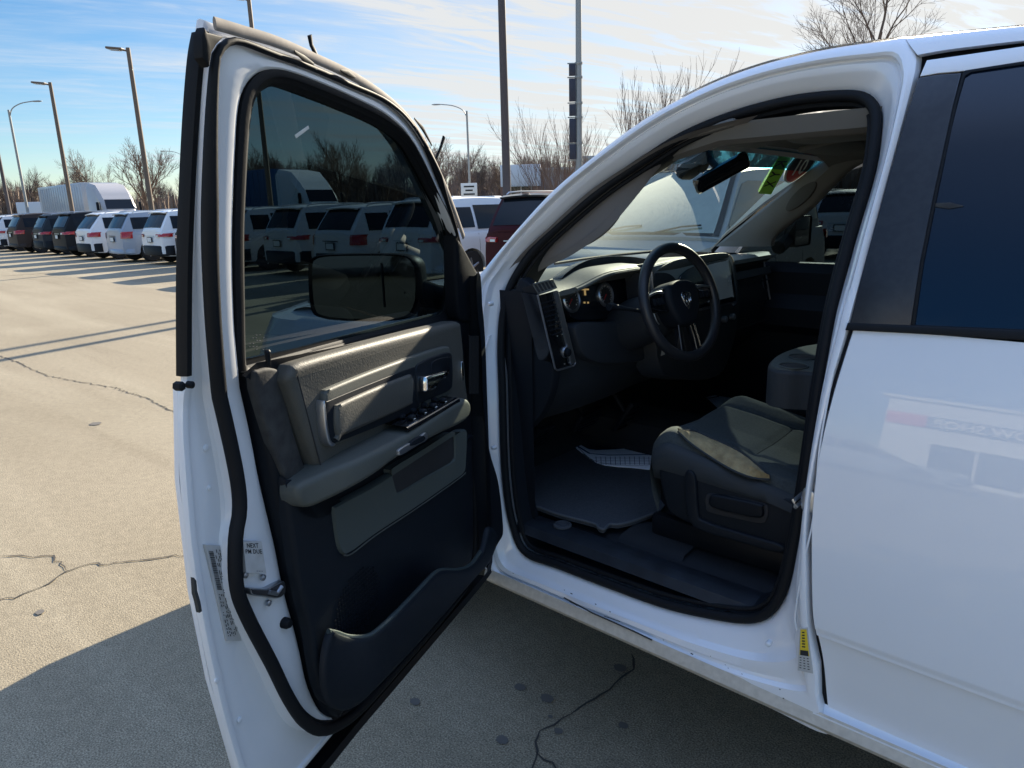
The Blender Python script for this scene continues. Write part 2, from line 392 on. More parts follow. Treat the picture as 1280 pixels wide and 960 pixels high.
dpad('pull_trim', M['satin'], [(404,505),(407,503),(410,530),(414,550),(420,555),(415,558),(409,552),(405,530)], .06, .0765, .002, 3)
dpad('handle_bezel', M['dark'], [(519,462),(528,452),(545,445),(563,441),(566,455),(566,478),(562,488),(540,498),(526,504),(521,500)], .06, .0765, .003)
dpad('handle_cup', M['blackp'], [(539,452),(560,446),(563,452),(563,462),(559,466),(541,468)], .06, .0785, .002)
dpad('door_handle', M['chrome'], [(526,474),(530,470),(545,466),(558,463),(561,466),(559,473),(550,478),(546,486),(536,489),(529,490),(526,485)], .07, .098, .008)
# armrest with a soft rounded front and its top tray
AR = [(375,612),(380,604),(410,590),(440,578),(475,562),(505,546),(535,527),(562,509),(580,499),(587,500),(590,508),(588,520),(578,530),(545,546),(500,572),(470,594),(440,612),(410,627),(393,634),(382,634),(376,625)]
def ramp_w(px, x0, x1, w0, w1):
    t = max(0, min(1, (px-x0)/(x1-x0))); return w0+(w1-w0)*t*t*(3-2*t)
def ramped(name, m, px, fw, wb, bev, n=4, steps=5, grow=0.0):
    """a raised form whose front face swells out of the panel along its length"""
    pts = [DF.pix(x, y, fw(x))+(fw(x),) for x, y in px]; pts = catmull(pts, True, n)
    l2 = [(p[0], p[1]) for p in pts]; mb = MB()
    rings = [[DF.P(a, b, wb) for a, b in inset(l2, -grow)]]
    for k in range(steps+1):
        t = k/steps*pi/2; l = inset(l2, bev*(1-cos(t))) if k else l2
        rings.append([DF.P(a, b, p[2]-min(bev, (p[2]-wb)*.8)*(1-sin(t))) for (a, b), p in zip(l, pts)])
    mb.loft(rings, True, False, True); return mb.build(name, m, door, 50)
arm = ramped('armrest', M['greya'], AR, lambda x: ramp_w(x, 370, 470, .070, .122), .03, .013)
def tp(px, py, z): p = on_plane(px, py, V((0, 0, 1)), z); return p
a0 = DF.pix(585, 500, .125)
zt = a0[1]
def armtop(s):
    pa, pb = DF.pix(585, 499, .125), DF.pix(480, 560, .125)
    return pb[1] + (s-pb[0])*(pa[1]-pb[1])/(pa[0]-pb[0])
# switch plate lying on the armrest top, near the hinge end
def topP(s, w, h=0): return DF.P(s, armtop(s)+h, w)
mb = MB(); sa, sb = DF.pix(583, 500, .125)[0]+.02, DF.pix(520, 535, .125)[0]+.02
n = 10
prof = [(.055, .001), (.058, .010), (.064, .012), (.112, .010), (.117, .007), (.118, 0)]
mb.loft([[topP(sa+(sb-sa)*i/n, w, h) for w, h in prof] for i in range(n+1)], closed=False)
plate = mb.build('switch_plate', M['gloss'], door)
mb = MB()
for i in range(4):
    for j in range(2):
        s = sa+(sb-sa)*(.2+.2*i); w = .075+.024*j
        mb.box(topP(s, w, .016), (.016, .014, .008), Matrix.Rotation(atan2(DU.y, DU.x), 3, 'Z'), bev=.003)
build_each(mb, 'window_switch', M['dark'], door)
mb = MB()
for i in range(4):
    mb.box(topP(sa+(sb-sa)*(.2+.2*i), .106, .0125), (.006, .003, .001), Matrix.Rotation(atan2(DU.y, DU.x), 3, 'Z'))
build_each(mb, 'switch_mark', M['whitev'], door)
dpad('courtesy_bezel', M['satin'], [(499,566),(501,561),(522,549),(532,541),(535,543),(534,550),(524,556),(502,569)], .115, .128, .002, 3)
dpad('courtesy_lens', M['dark'], [(513,557),(516,552),(528,545),(532,547),(530,551),(520,556)], .12, .1295, .001, 3)
# lower insert with its open pocket
mb = MB(); ic = DF.pix(520, 590, .05)
iO = polar(catmull(DF.loop([(418,634),(430,628),(470,606),(510,580),(560,548),(582,536),(584,550),(583,575),(581,590),(570,600),(520,635),(470,668),(438,692),(430,693),(424,684),(420,660)], .05), True, 4), ic, 160)
iH = polar(catmull(DF.loop([(491,592),(494,585),(530,563),(564,541),(568,543),(569,555),(569,572),(565,578),(530,598),(501,615),(496,612),(493,602)], .05), True, 4), ic, 160)
mb.loft([[DF.P(a, b, .03) for a, b in iO], ringo(DF, iO, 0, .044), ringo(DF, iO, .003, .05), ringo(DF, iH, -.003, .05), ringo(DF, iH, 0, .046), ringo(DF, iH, 0, -.01)])
mb.build('lower_insert', M['insert'], door)
mb = MB(); mb.pad(DF, inset(iH, -.001), .0445, .0455, .0003); mb.build('pocket_painted_shade', M['ink'], door)  # black sheet near the mouth paints the shade inside the pocket
# piping line along the insert's lower edge
mb = MB(); mb.tube([DF.P(*DF.pix(*p, .051), .051) for p in catmull([(430,694),(440,692),(470,669),(520,636),(570,601),(582,591)], False, 5)], .0016, 6); mb.build('insert_piping', M['greya'], door)
# speaker grille behind the map pocket
mb = MB(); g0 = DF.pix(450, 770, .046)
for i in range(-9, 10):
    for j in range(-7, 8):
        if (i*.9)**2+(j*1.1)**2 < 70: mb.lathe(DF.P(g0[0]+i*.009, g0[1]+.03+j*.009, .0455), DN, [(.0026, 0), (.002, .002)], 6)
mb.build('speaker_grille', M['blackp'], door)
# map pocket: a front wall standing off the panel, its lip, ends and cup well
PK = [(416,788),(424,791),(440,796),(462,795),(478,785),(500,764),(525,738),(545,717),(556,712),(575,712),(590,706),(604,690),(612,660),(622,668),(616,696),(606,712),(596,722),(540,787),(480,852),(445,884),(425,888),(412,876),(406,850),(408,815)]
pkw = lambda x: ramp_w(x, 410, 500, .066, .125)
pts = catmull([DF.pix(x, y, pkw(x))+(pkw(x),) for x, y in PK], True, 4); l2 = [(p[0], p[1]) for p in pts]
mb = MB(); rings = [[DF.P(*q_, p[2]-.014) for q_, p in zip(inset(l2, .01), pts)], [DF.P(p[0], p[1], p[2]-.012) for p in pts], [DF.P(p[0], p[1], p[2]-.005) for p in pts]]
for d, e in ((.002, -.001), (.005, .001), (.012, .002)): rings.append([DF.P(*q_, p[2]+e) for q_, p in zip(inset(l2, d), pts)])
mb.loft(rings, True, True, True); mb.build('map_pocket', M['dark'], door, 50)
mb = MB(); mb.tube([DF.P(*DF.pix(*p, pkw(p[0])), pkw(p[0])-.006) for p in catmull([(414,790),(424,792),(440,797),(462,796),(478,786),(500,765),(525,739),(545,718),(556,713),(575,713),(590,707),(603,690)], False, 5)], .005, 8)
mb.build('pocket_lip', M['side'], door)
pf = [(417,792),(408,815),(407,850),(412,874),(425,886),(445,882),(480,850),(540,785),(596,720)]
p3 = catmull([DF.pix(x, y, pkw(x)-.012)+(pkw(x)-.008,) for x, y in pf], False, 4)
mb = MB(); mb.loft([[DF.P(a+.0, b, .03) for a, b, w_ in p3], [DF.P(a, b, w_) for a, b, w_ in p3]], closed=False)
mb.build('pocket_floor', M['dark'], door)
dpad('hinge_cover', M['dark'], [(583,402),(597,345),(603,420),(606,500),(613,560),(624,600),(629,640),(630,668),(622,684),(606,708),(596,690),(592,600),(588,500)], .0, .06, .012)
mb = MB()
for i in range(7):
    mb.tube([DF.P(*DF.pix(587+i*1.6, 420+j*18, .062), .062) for j in range(5)], .004, 6)
mb.build('hinge_bellows', M['rubber'], door)
dpad('mirror_sail', M['blackp'], [(561,300),(568,296),(578,304),(592,330),(599,348),(601,400),(590,404),(578,402),(566,396),(562,350)], .0, .035, .010)
dpad('pillar_latch_label', M['chrome'], [(576,456),(579,452),(580,470),(577,476)], .05, .066, .001, 2)
# lock button post
mb = MB(); b0 = DF.P(*DF.pix(336, 458, .05), .05); b1 = DF.P(*DF.pix(334, 437, .05), .05)
mb.tube([b0, b0+(b1-b0)*.6, b0+(b1-b0)*.9, b1], [.0035, .0045, .005, .003], 10); mb.build('lock_button', M['blackp'], door)
# latch, bolts, plug
LT = Frame(DF.P(0, 0, 0), DU, (0, 0, 1), DN)
mb = MB(); ll = catmull(DF.loop([(312,738),(314,735),(332,736),(344,730),(353,726),(356,731),(355,742),(346,748),(330,746),(315,744)], .014), True, 3)
mb.pad(DF, ll, .0, .016, .002); mb.build('latch_rim', M['satin'], door)
mb = MB(); mb.pad(DF, inset(ll, .0022), .0, .0172, .0005)
mb.build('latch_slot', M['ink'], door)
mb = MB(); mb.tube([DF.P(*DF.pix(*p, .018), .018) for p in [(336,740),(346,742),(352,733)]], .004, 8); mb.build('latch_pawl', M['satin'], door)
mb = MB()
for p in ((308,719), (330,722), (337,754)):
    mb.lathe(DF.P(*DF.pix(*p, .012), .008), DN, [(.0055, 0), (.0055, .004), (.003, .005)], 12)
build_each(mb, 'latch_screw', M['satin'], door)
mb = MB(); mb.lathe(DF.P(*DF.pix(363, 780, .02), .0), DN, [(.010, 0), (.010, .014), (.007, .020)], 14)
mb.lathe(DF.P(*DF.pix(239, 481, .0), -.006), DN, [(.0055, 0), (.0055, .008), (.003, .010)], 12)
mb.lathe(DF.P(*DF.pix(228, 483, .0), -.012), DN, [(.007, 0), (.007, .012), (.004, .014)], 6)
build_each(mb, 'rubber_bumper', M['rubber'], door)
# data label with barcode, service sticker
def quad_grid(fr, c4, w): 
    a, b, c, d = [fr.pix(*p, w) for p in c4]          # tl tr br bl
    def q(u, v): return lerp(lerp(a, b, u), lerp(d, c, u), v)
    return q
def flat(mb, fr, q, u0, v0, u1, v1, w, mi=0):
    mb.add([fr.P(*q(u0, v0), w), fr.P(*q(u1, v0), w), fr.P(*q(u1, v1), w), fr.P(*q(u0, v1), w)], [(0, 1, 2, 3)], mi)
LW = -.0125
q = quad_grid(DF, ((257,681), (275,682), (302,801), (284,801)), LW)
mb = MB(); l = [q(0, 0), q(1, 0), q(1, 1), q(0, 1)]; mb.pad(DF, l, -.022, LW, .0002)
rnd = random.Random(3); v = .06
while v < .46:
    h = rnd.choice((.004, .006, .010)); flat(mb, DF, q, .10, v, .42, v+h, LW+.0006, 1); v += h+rnd.choice((.004, .006))
for u in (.5, .62, .74, .86):
    v = .04
    while v < .94:
        h = rnd.uniform(.012, .05)
        if rnd.random() < .75: flat(mb, DF, q, u, v, u+.05, min(v+h, .95), LW+.0006, 1)
        v += h+.012
for u in (.12, .26, .38):
    v = .5
    while v < .94:
        h = rnd.uniform(.01, .04)
        if rnd.random() < .7: flat(mb, DF, q, u, v, u+.06, min(v+h, .95), LW+.0006, 1)
        v += h+.015
mb.build('data_label', [M['label'], M['ink']], door, 0)['label'] = 'narrow silver certification label with barcode'
def text_mesh(s, size=1.0):
    cu = bpy.data.curves.new('t', 'FONT'); cu.body = s; cu.size = size; cu.align_x = 'CENTER'; cu.align_y = 'CENTER'; cu.resolution_u = 2; cu.offset = .012*size
    o = bpy.data.objects.new('t', cu); COL.objects.link(o)
    bpy.context.view_layer.update()
    me = bpy.data.meshes.new_from_object(o.evaluated_get(bpy.context.evaluated_depsgraph_get()))
    vs = [v.co.copy() for v in me.vertices]; fs = [tuple(p.vertices) for p in me.polygons]
    bpy.data.objects.remove(o); bpy.data.curves.remove(cu); bpy.data.meshes.remove(me)
    return vs, fs
def text_on(mb, s, place, mi=1, squeeze=None):
    """place(u,v) -> 3D, text laid with unit box width 1, height ~1 per line"""
    vs, fs = text_mesh(s)
    x0 = min(v.x for v in vs); x1 = max(v.x for v in vs); y0 = min(v.y for v in vs); y1 = max(v.y for v in vs)
    mb.add([place((v.x-x0)/(x1-x0), 1-(v.y-y0)/(y1-y0)) for v in vs], fs, mi)
q = quad_grid(DF, ((304,677), (327,677), (333,717), (308,716)), .0165)
mb = MB(); mb.pad(DF, [q(0, 0), q(1, 0), q(1, 1), q(0, 1)], .0, .0165, .0002)
text_on(mb, 'NEXT', lambda u, v: DF.P(*q(.16+u*.62, .05+v*.14), .0171))
text_on(mb, 'PM DUE', lambda u, v: DF.P(*q(.06+u*.86, .24+v*.14), .0171))
for u in (.5, .62, .74): flat(mb, DF, q, u, .92, u+.08, .935, .0171, 1)
mb.build('service_sticker', [M['label'], M['ink']], door, 0)['label'] = 'white sticker reading NEXT PM DUE'
mb = MB(); mb.tube([DF.P(*DF.pix(*p, -.016), -.0165) for p in catmull([(236,470),(234,520),(238,600),(245,680),(256,760),(270,840),(290,910)], False, 5)], .0028, 6, up=DN, flat=.5)
mb.build('sealer_bead', M['whitein'], door)
mb = MB()
for px, py, r in ((258,560,.006), (262,610,.004), (272,850,.006), (300,900,.005)): mb.lathe(DF.P(*DF.pix(px, py, -.016), -.018), DN, [(r, 0), (r, .0025), (r*.6, .0035)], 14)
build_each(mb, 'jamb_plug', M['whitein'], door)
# rubber flap under the door
mb = MB(); e = catmull([DF.pix(*p, -.01) for p in [(608,712),(596,728),(540,793),(480,862),(440,908),(395,963),(352,1013)]], False, 4)
mb.loft([[DF.P(a, b+.012, .004) for a, b in e], [DF.P(a, b-.006, .008) for a, b in e], [DF.P(a, b-.022, -.004) for a, b in e], [DF.P(a, b-.022, -.05) for a, b in e], [DF.P(a, b+.0, -.055) for a, b in e]], closed=False)
mb.build('bottom_seal', M['rubber'], door)
# chipped paint on the edge
mb = MB(); mb.pad(DF, DF.loop([(242,722),(245,726),(246,738),(250,752),(252,764),(249,766),(246,752),(243,742)], .0015), -.004, .0025, .0003)
mb.build('paint_chip', M['strip'], door)
# side mirror on the outside of the door, seen through the pane
ms = .16
MF = Frame(DF.P(ms, 0, 0), -DN, (0, 0, 1), DU)
mo = catmull([MF.pix(*p, 0) for p in [(384,335),(389,322),(410,318),(460,317),(500,318),(516,324),(522,340),(522,375),(514,394),(495,401),(440,402),(400,398),(387,385)]], True, 4)
mb = MB(); ctr = (sum(p[0] for p in mo)/len(mo), sum(p[1] for p in mo)/len(mo))
mb.loft([[MF.P(*lerp(p, ctr, t), w) for p in mo] for t, w in ((.06, -.012), (.02, 0), (0, -.008), (0, -.03), (.08, -.08), (.25, -.12), (.5, -.14), (.9, -.145))], cap0=False, cap1=True)
a_in = min(p[0] for p in mo)
mb.tube([MF.P(a_in+.05, ctr[1]-.02, -.05), MF.P(a_in-.04, ctr[1]-.04, -.05), DF.P(ms-.12, ctr[1]-.05, -.05)], [.045, .035, .05], 12)
mirr = mb.build('side_mirror', M['blackp'], door)
mb = MB(); mg = [lerp(p, ctr, .07) for p in mo]; mb.fan([MF.P(*p, -.006) for p in mg]); mb.build('mirror_glass', mat('mirror', (.22, .24, .27), .03, 1), door, 0)
mb = MB(); x = MF.pix(478, 360)[0]; mb.box(MF.P(x, ctr[1], -.004), (.004, .004, .125)); mb.build('mirror_divider', M['ink'], door, 0)
# ---------------- cab side around the door opening
SO = [(657,692),(640,655),(631,600),(627,500),(625,430),(629,385),(640,350),(665,312),(700,278),(750,235),(800,200),(850,168),(900,146),(950,130),(1000,119),(1050,114),(1082,116),(1099,130),(1103,155),(1095,215),(1070,300),(1049,380),(1031,480),(1013,600),(999,680),(986,735),(969,765),(940,777),(890,771),(830,757),(760,732),(700,709)]
BO = [(1148,70),(1146,88),(1130,150),(1100,262),(1062,405),(1040,480),(1018,580),(1009,650),(1009,720),(1012,790),(1021,835),(1023,890),(1033,921),(960,886),(870,845),(800,810),(700,767),(640,739),(611,725),(604,700),(598,640),(594,560),(590,500),(588,420),(592,355),(603,338),(640,292),(690,237),(750,187),(800,150),(850,121),(900,97),(950,79),(1000,66),(1050,56),(1100,49),(1140,44)]
bc = BF.pix(850, 430)
bS = polar(catmull(BF.loop(SO, .075), True, 5), bc, 320)
bB = polar(catmull(BF.loop(BO, .0), True, 5), bc, 320)
gapx = BF.pix(1060, 410)[0]
mb = MB()
def topness(p):      # 0 on the sill, 1 along the roof rail and A-pillar
    return max(0, min(1, (p[1]-1.36)/.12))
def rw(t, w, wt):    # ring with a separate depth on the roof side
    return [BF.P(*lerp(b, s, t), w+(wt-w)*topness(b)) for b, s in zip(bB, bS)]
outer = []
for b in bB:
    k = topness(b)
    outer.append(b)
r_in = [BF.P(b[0], b[1], .05) for b in bB]
rings = [r_in, rw(0, .012, .03), rw(.015, .003, .018), rw(.06, -.002, .004), rw(.2, -.003, -.004), rw(.30, -.002, -.003), rw(.36, .0, .004), rw(.39, .012, .020), rw(.43, .015, .022), rw(.48, .012, .018), rw(.60, .016, .026), rw(.66, .034, .032), rw(.72, .040, .040), rw(.88, .052, .058), rw(.95, .060, .068), rw(1.0, .075, .075), rw(1.02, .12, .12)]
mb.loft(rings)
cab = mb.build('cab_side', M['white'], TR, 30)
# door opening seal
mb = MB(); bI = inset(bS, .011)
mb.tube([BF.P(a, b, .068) for a, b in bI], .0125, 12, closed=True, up=(0, -1, 0))
mb.tube([BF.P(a, b, .088) for a, b in inset(bS, .028)], .007, 8, closed=True, up=(0, -1, 0))
mb.build('opening_seal', M['rubber'], TR)
# jamb lining inside the seal
mb = MB(); j1 = inset(bS, .024); j2 = inset(bS, .034)
mb.loft([[BF.P(a, b, .08) for a, b in j1], [BF.P(a, b, .13) for a, b in j2], [BF.P(a, b, .17) for a, b in j2], [BF.P(a, b, .172) for a, b in inset(bS, -.05)], [BF.P(a, b, .10) for a, b in inset(bS, -.06)]])
mb.build('jamb_lining', M['dark'], TR)
# rocker: lower edge facing the ground, its tan bounce light painted into the colour
mb = MB(); x0 = BF.pix(611, 725)[0]
xs = [x0+.01-i*(x0+1.2)/30 for i in range(31)]
def rk(x): 
    z = .437
    return [(-.001, z+.004), (-.006, z-.010), (-.012, z-.028), (.0, z-.045), (.03, z-.055), (.16, z-.05)]
mb.loft([[V((x, -w-yoff(z), z)) for w, z in rk(x)] for x in xs], closed=False)
mb.build('rocker_edge', M['rocker'], TR)
mb = MB()      # scrape marks on the sill
for q, w in (((( 705,747),(740,766),(790,788),(815,800)), .0022), (((590+165,770),(775,777)), .0010), (((712,752),(722,757)), .0015)):
    pts = [BF.pix(*p, -.003) for p in q]
    mb.tube([BF.P(a, b, -.003) for a, b in pts], w, 6)
rnd = random.Random(5)
for i in range(26):
    px = rnd.uniform(640, 1000); py = 727+(px-611)*.46 - rnd.uniform(3, 34)
    a, b = BF.pix(px, py, -.003); r = rnd.uniform(.0006, .0018)
    mb.tube([BF.P(a-r*rnd.uniform(.5, 3), b, -.002), BF.P(a+r*1.5, b+r*.5, -.002)], r, 5)
build_each(mb, 'sill_scratch', M['strip'], TR)
# roof rail behind the front door and the rear door upper frame
railT = [(1130,46),(1180,40.5),(1230,35.5),(1282,30.5),(1340,26)]
railB = [(1148,70),(1180,64),(1230,57.5),(1282,51.5),(1340,46)]
a = catmull([BF.pix(*p, .0) for p in railT], False, 4); b = catmull([BF.pix(*p, .0) for p in railB], False, 4)
mb = MB(); mb.loft([[BF.P(*p, .05) for p in a], [BF.P(*p, .012) for p in a], [BF.P(*lerp(p, q, .12), .002) for p, q in zip(a, b)], [BF.P(*lerp(p, q, .5), -.004) for p, q in zip(a, b)], [BF.P(*lerp(p, q, .95), -.002) for p, q in zip(a, b)], [BF.P(*q, .02) for q in b]], closed=False)
mb.build('roof_rail', M['white'], TR)
mb = MB(); mb.loft([[BF.P(p[0], p[1]+.02, .028) for p in b], [BF.P(p[0], p[1]-.05, .028) for p in b]], closed=False); mb.build('rail_gap', M['rubber'], TR)
# rear door: one curved skin with a folded edge and its crease
gap = catmull([BF.pix(*p) for p in [(1066,409),(1056,440),(1038,500),(1022,572),(1014,640),(1013,700),(1015,770),(1024,826),(1027,880),(1028,893)]], False, 5)
XE = -1.05
def gx(z):
    for i in range(len(gap)-1):
        z0, z1 = gap[i][1], gap[i+1][1]
        if (z0-z)*(z1-z) <= 0 and z0 != z1: return gap[i][0]+(gap[i+1][0]-gap[i][0])*(z-z0)/(z1-z0)
    return gap[0][0] if z > gap[0][1] else gap[-1][0]
ztop, zbot = gap[0][1], gap[-1][1]
zc = BF.pix(1012, 788)[1]
def skinw(z):        # crease: the lower section turns under
    if z < zc-.006: return .010+ (zc-z)*.10
    if z < zc+.006: return .003
    return 0
zs = sorted(set([zbot+(ztop-zbot)*i/44 for i in range(45)]+[zc-.008, zc-.005, zc, zc+.005, zc+.012]), reverse=True)
us = [0, .003, .008, .02, .05, .1, .2, .3, .4, .5, .6, .7, .8, .9, 1]
rows = []
for z in zs:
    g = gx(z); r = [V((g, -.04-yoff(z), z)), V((g-.0, -.006-yoff(z)-skinw(z), z))]
    for u in us[1:]: r.append(V((g+(XE-g)*u, -yoff(z)-skinw(z)+ .003 + .004*sin(u*pi), z)))
    rows.append(r)
lo = [V((p.x, p.y-.04, p.z)) for p in rows[-1]]; rows.append(lo)
mb = MB(); mb.loft(rows, closed=False)
rdoor = mb.build('rear_door', M['white'], TR, 40)
mb = MB()            # dark gap channel behind the two doors
mb.loft([[BF.P(x+.02, z, .03) for x, z in gap], [BF.P(x-.03, z, .03) for x, z in gap]], closed=False)
mb.loft([[BF.P(x+.006, z, .006) for x, z in gap[:12]], [BF.P(x+.002, z, .0) for x, z in gap[:12]], [BF.P(x-.003, z, .005) for x, z in gap[:12]]], closed=False)
mb.build('door_gap', M['rubber'], TR)
# lower sill below the rear door
mb = MB()
xs2 = [gap[-1][0]+.02-i*(gap[-1][0]+1.2)/12 for i in range(13)]
mb.loft([[V((x, -w-yoff(z), z)) for w, z in ((.045, zbot+.02), (.012, zbot-.006), (-.004, zbot-.016), (-.006, zbot-.03), (-.004, .436), (.01, .430))] for x in xs2], closed=False)
mb.build('rear_sill', M['white'], TR)
# belt moulding, pillar applique, tinted rear glass, upper frame of the rear door
def strip_pad(name, m, px, w0, w1, bev, parent=TR, n=1):
    l = BF.loop(px, w1); 
    if n > 1: l = catmull(l, True, n)
    mb = MB(); mb.pad(BF, l, w0, w1, bev); return mb.build(name, m, parent)
# frame normals point inward, so outward is negative w
strip_pad('belt_moulding', M['rubber'], [(1059,404),(1137,407),(1282,413),(1400,419),(1400,437),(1282,426),(1137,417),(1056,413)], .01, -.010, .003, rdoor)
strip_pad('pillar_applique', M['applique'], [(1148,97),(1172,93),(1202,91),(1192,130),(1168,240),(1150,330),(1138,409),(1062,404),(1080,330),(1108,230),(1131,150)], .012, -.004, .003, rdoor)
ge = catmull([BF.pix(*p, .004) for p in [(1208,88),(1196,130),(1172,240),(1154,330),(1141,410)]], False, 6)
mb = MB(); mb.loft([[BF.P(x+(-1.06-x)*k/10, z+(.022*k/10 if i == 0 else 0), .003) for k in range(11)] for i, (x, z) in enumerate(ge)], closed=False)
rg = mb.build('rear_window', M['rear_glass'], rdoor, 180)
strip_pad('rear_frame', M['white'], [(1158,75),(1200,69),(1282,57),(1440,34),(1440,57),(1282,77),(1205,89),(1172,92),(1149,96)], .03, -.003, .004, rdoor)
strip_pad('window_channel', M['rubber'], [(1203,91),(1207,87),(1282,75.5),(1440,53),(1440,60),(1282,80),(1214,90),(1206,95),(1196,130),(1172,240),(1154,330),(1143,409),(1138,409),(1150,330),(1168,240),(1192,130)], .01, -.002, .001, rdoor)
mb = MB(); l = BF.loop([(1166,254),(1188,253),(1204,257),(1204,258),(1186,261),(1166,258)], .0); mb.pad(BF, l, .0025, .0005, .0003); mb.build('glass_smudge', M['strip'], rdoor)
# latch striker and pressure label on the B-pillar
mb = MB()
st = [BF.pix(*p, -.0) for p in ((992,626),(1004,622),(1006,640),(994,634))]
mb.tube([BF.P(*st[0], .055), BF.P(*st[0], .0), BF.P(*st[3], .0), BF.P(*st[3], .055)], .0045, 8)
mb.pad(BF, catmull([(st[1][0]+.006, st[1][1]+.014), (st[1][0]-.018, st[1][1]+.010), (st[1][0]-.018, st[1][1]-.034), (st[1][0]+.006, st[1][1]-.030)], True, 4), .06, .012, .002)
mb.build('door_striker', M['satin'], TR)
q = quad_grid(BF, ((1000,785),(1009,785),(1016,842),(997,838)), -.005)
mb = MB(); mb.pad(BF, [q(0, 0), q(1, 0), q(1, 1), q(0, 1)], .01, -.005, .0002)
flat(mb, BF, q, .1, .03, .9, .62, -.0056, 2); flat(mb, BF, q, .15, .5, .85, .62, -.0062, 1)
for i in range(6): flat(mb, BF, q, .3+.0*i, .08+.065*i, .62, .11+.065*i, -.0062, 1)
for i in range(5):
    for j in range(3): flat(mb, BF, q, .12+.28*j, .67+.06*i, .26+.28*j, .69+.06*i, -.0056, 1)
mb.build('pressure_label', [M['label'], M['ink'], M['yellow']], TR, 0)['label'] = 'yellow and white tyre pressure label'

mb = MB(); mb.tube([BF.P(*BF.pix(*p, .03), .0) for p in catmull([(1052,440),(1040,500),(1030,560),(1023,640),(1010,700),(1000,760),(1002,780)], False, 4)], .0022, 6)
mb.build('body_seam', M['whitein'], TR)
mb = MB()
for px, py in ((612,380), (616,560), (960,805)): mb.lathe(BF.P(*BF.pix(px, py, .0), .012), (0, 1, 0), [(.007, 0), (.007, .014), (.004, .017)], 12)
build_each(mb, 'jamb_plug', M['whitein'], TR)
# ---------------- roof skin, right side, back and front of the truck
roofline = catmull([BF.pix(*p, .02) for p in [(603,338),(640,292),(690,237),(750,187),(800,150),(850,121),(900,97),(950,79),(1000,66),(1050,56),(1100,49),(1180,40.5),(1282,30.5),(1340,26)]], False, 4)
def rx(i): return roofline[i]
# roof: crowned from the left rail to the right rail, starting at the windshield header
TOPX = 1.02
top = [p for p in roofline if p[0] <= TOPX]
top.append((-1.1, top[-1][1]-.005))
mb = MB(); cols = []
for x, z in top:
    y0 = -yoff(z)-.02; r = []
    for k in range(17):
        u = k/16; y = y0+(-2.0-2*y0)*u
        r.append(V((x+ (.10*sin(pi*u) if x > .9 else 0), y, z+.035*(1-abs(2*u-1)**2.4) - .0)))
    cols.append(r)
mb.loft(cols, closed=False)
mb.build('roof', M['white'], TR)
# back wall and rear of cab
mb = MB()
bk = [(-.05, .42), (-.05, 1.3), (-.2, 1.86), (-1.0, 1.90), (-1.8, 1.86), (-1.95, 1.3), (-1.95, .42)]
mb.loft([[V((-1.08, y, z)) for y, z in bk], [V((-1.12, y, z)) for y, z in bk]], cap0=True, cap1=True)
mb.build('cab_back', M['white'], TR)
# right side of the cab with its window openings
RF = Frame((0, -2.0, 0), (1, 0, 0), (0, 0, 1), (0, 1, 0), yoff)
mb = MB()
mb.loft([[RF.P(x, z, .03) for x in (1.62, 1.0, .4, -.3, -1.1)] for z in (.42, .8, 1.1, 1.27)], closed=False)
mb.loft([[RF.P(x, z, .0) for x in (1.62, 1.0, .4, -.3, -1.1)] for z in (.42, .8, 1.1, 1.27)], closed=False)
mb.loft([[RF.P(x, z, .03) for x, z in ((.50, 1.26), (.30, 1.82))], [RF.P(x, z, .03) for x, z in ((.35, 1.26), (.15, 1.82))]], closed=False)
mb.loft([[RF.P(x, z, .03) for x, z in ((1.62, 1.27), (1.5, 1.4), (1.3, 1.54), (1.0, 1.70), (.8, 1.76), (.4, 1.80), (-1.1, 1.80))], [RF.P(x, z, .02) for x, z in ((1.70, 1.27), (1.62, 1.42), (1.38, 1.62), (1.05, 1.79), (.8, 1.84), (.4, 1.88), (-1.1, 1.88))]], closed=False)
mb.build('right_side', M['white'], TR)
mb = MB(); mb.fan([RF.P(x, z, .05) for x, z in ((1.58, 1.27), (1.48, 1.40), (1.28, 1.54), (1.0, 1.70), (.8, 1.76), (.30, 1.80), (.48, 1.27))])
mb.build('side_window', M['pass_glass'], TR, 0)
mb = MB(); mb.fan([RF.P(x, z, .05) for x, z in ((.36, 1.27), (.16, 1.80), (-1.05, 1.80), (-1.08, 1.27))])
mb.build('side_window', M['rear_glass'], TR, 0)
# mirror on the right door
mb = MB(); mb.loft([[V((1.34+dx, -2.19+sx*.11*q, 1.43+sz*.075*q)) for sx, sz in ((-1, -.9), (-.8, -1), (.8, -1), (1, -.8), (1, .8), (.8, 1), (-.8, 1), (-1, .9))] for dx, q in ((0, .95), (0, 1), (.03, 1), (.09, .8), (.12, .5))], cap1=True)
mb.tube([V((1.38, -1.98, 1.36)), V((1.38, -2.12, 1.40))], .035, 8)
rm = mb.build('side_mirror', M['blackp'], TR)
mb = MB(); mb.loft([[V((1.345, -2.19+sx*.10, 1.43+sz*.068)) for sx in (-1, 1)] for sz in (-1, 1)], closed=False)
mb.build('mirror_glass', bpy.data.materials['mirror'], rm, 0)
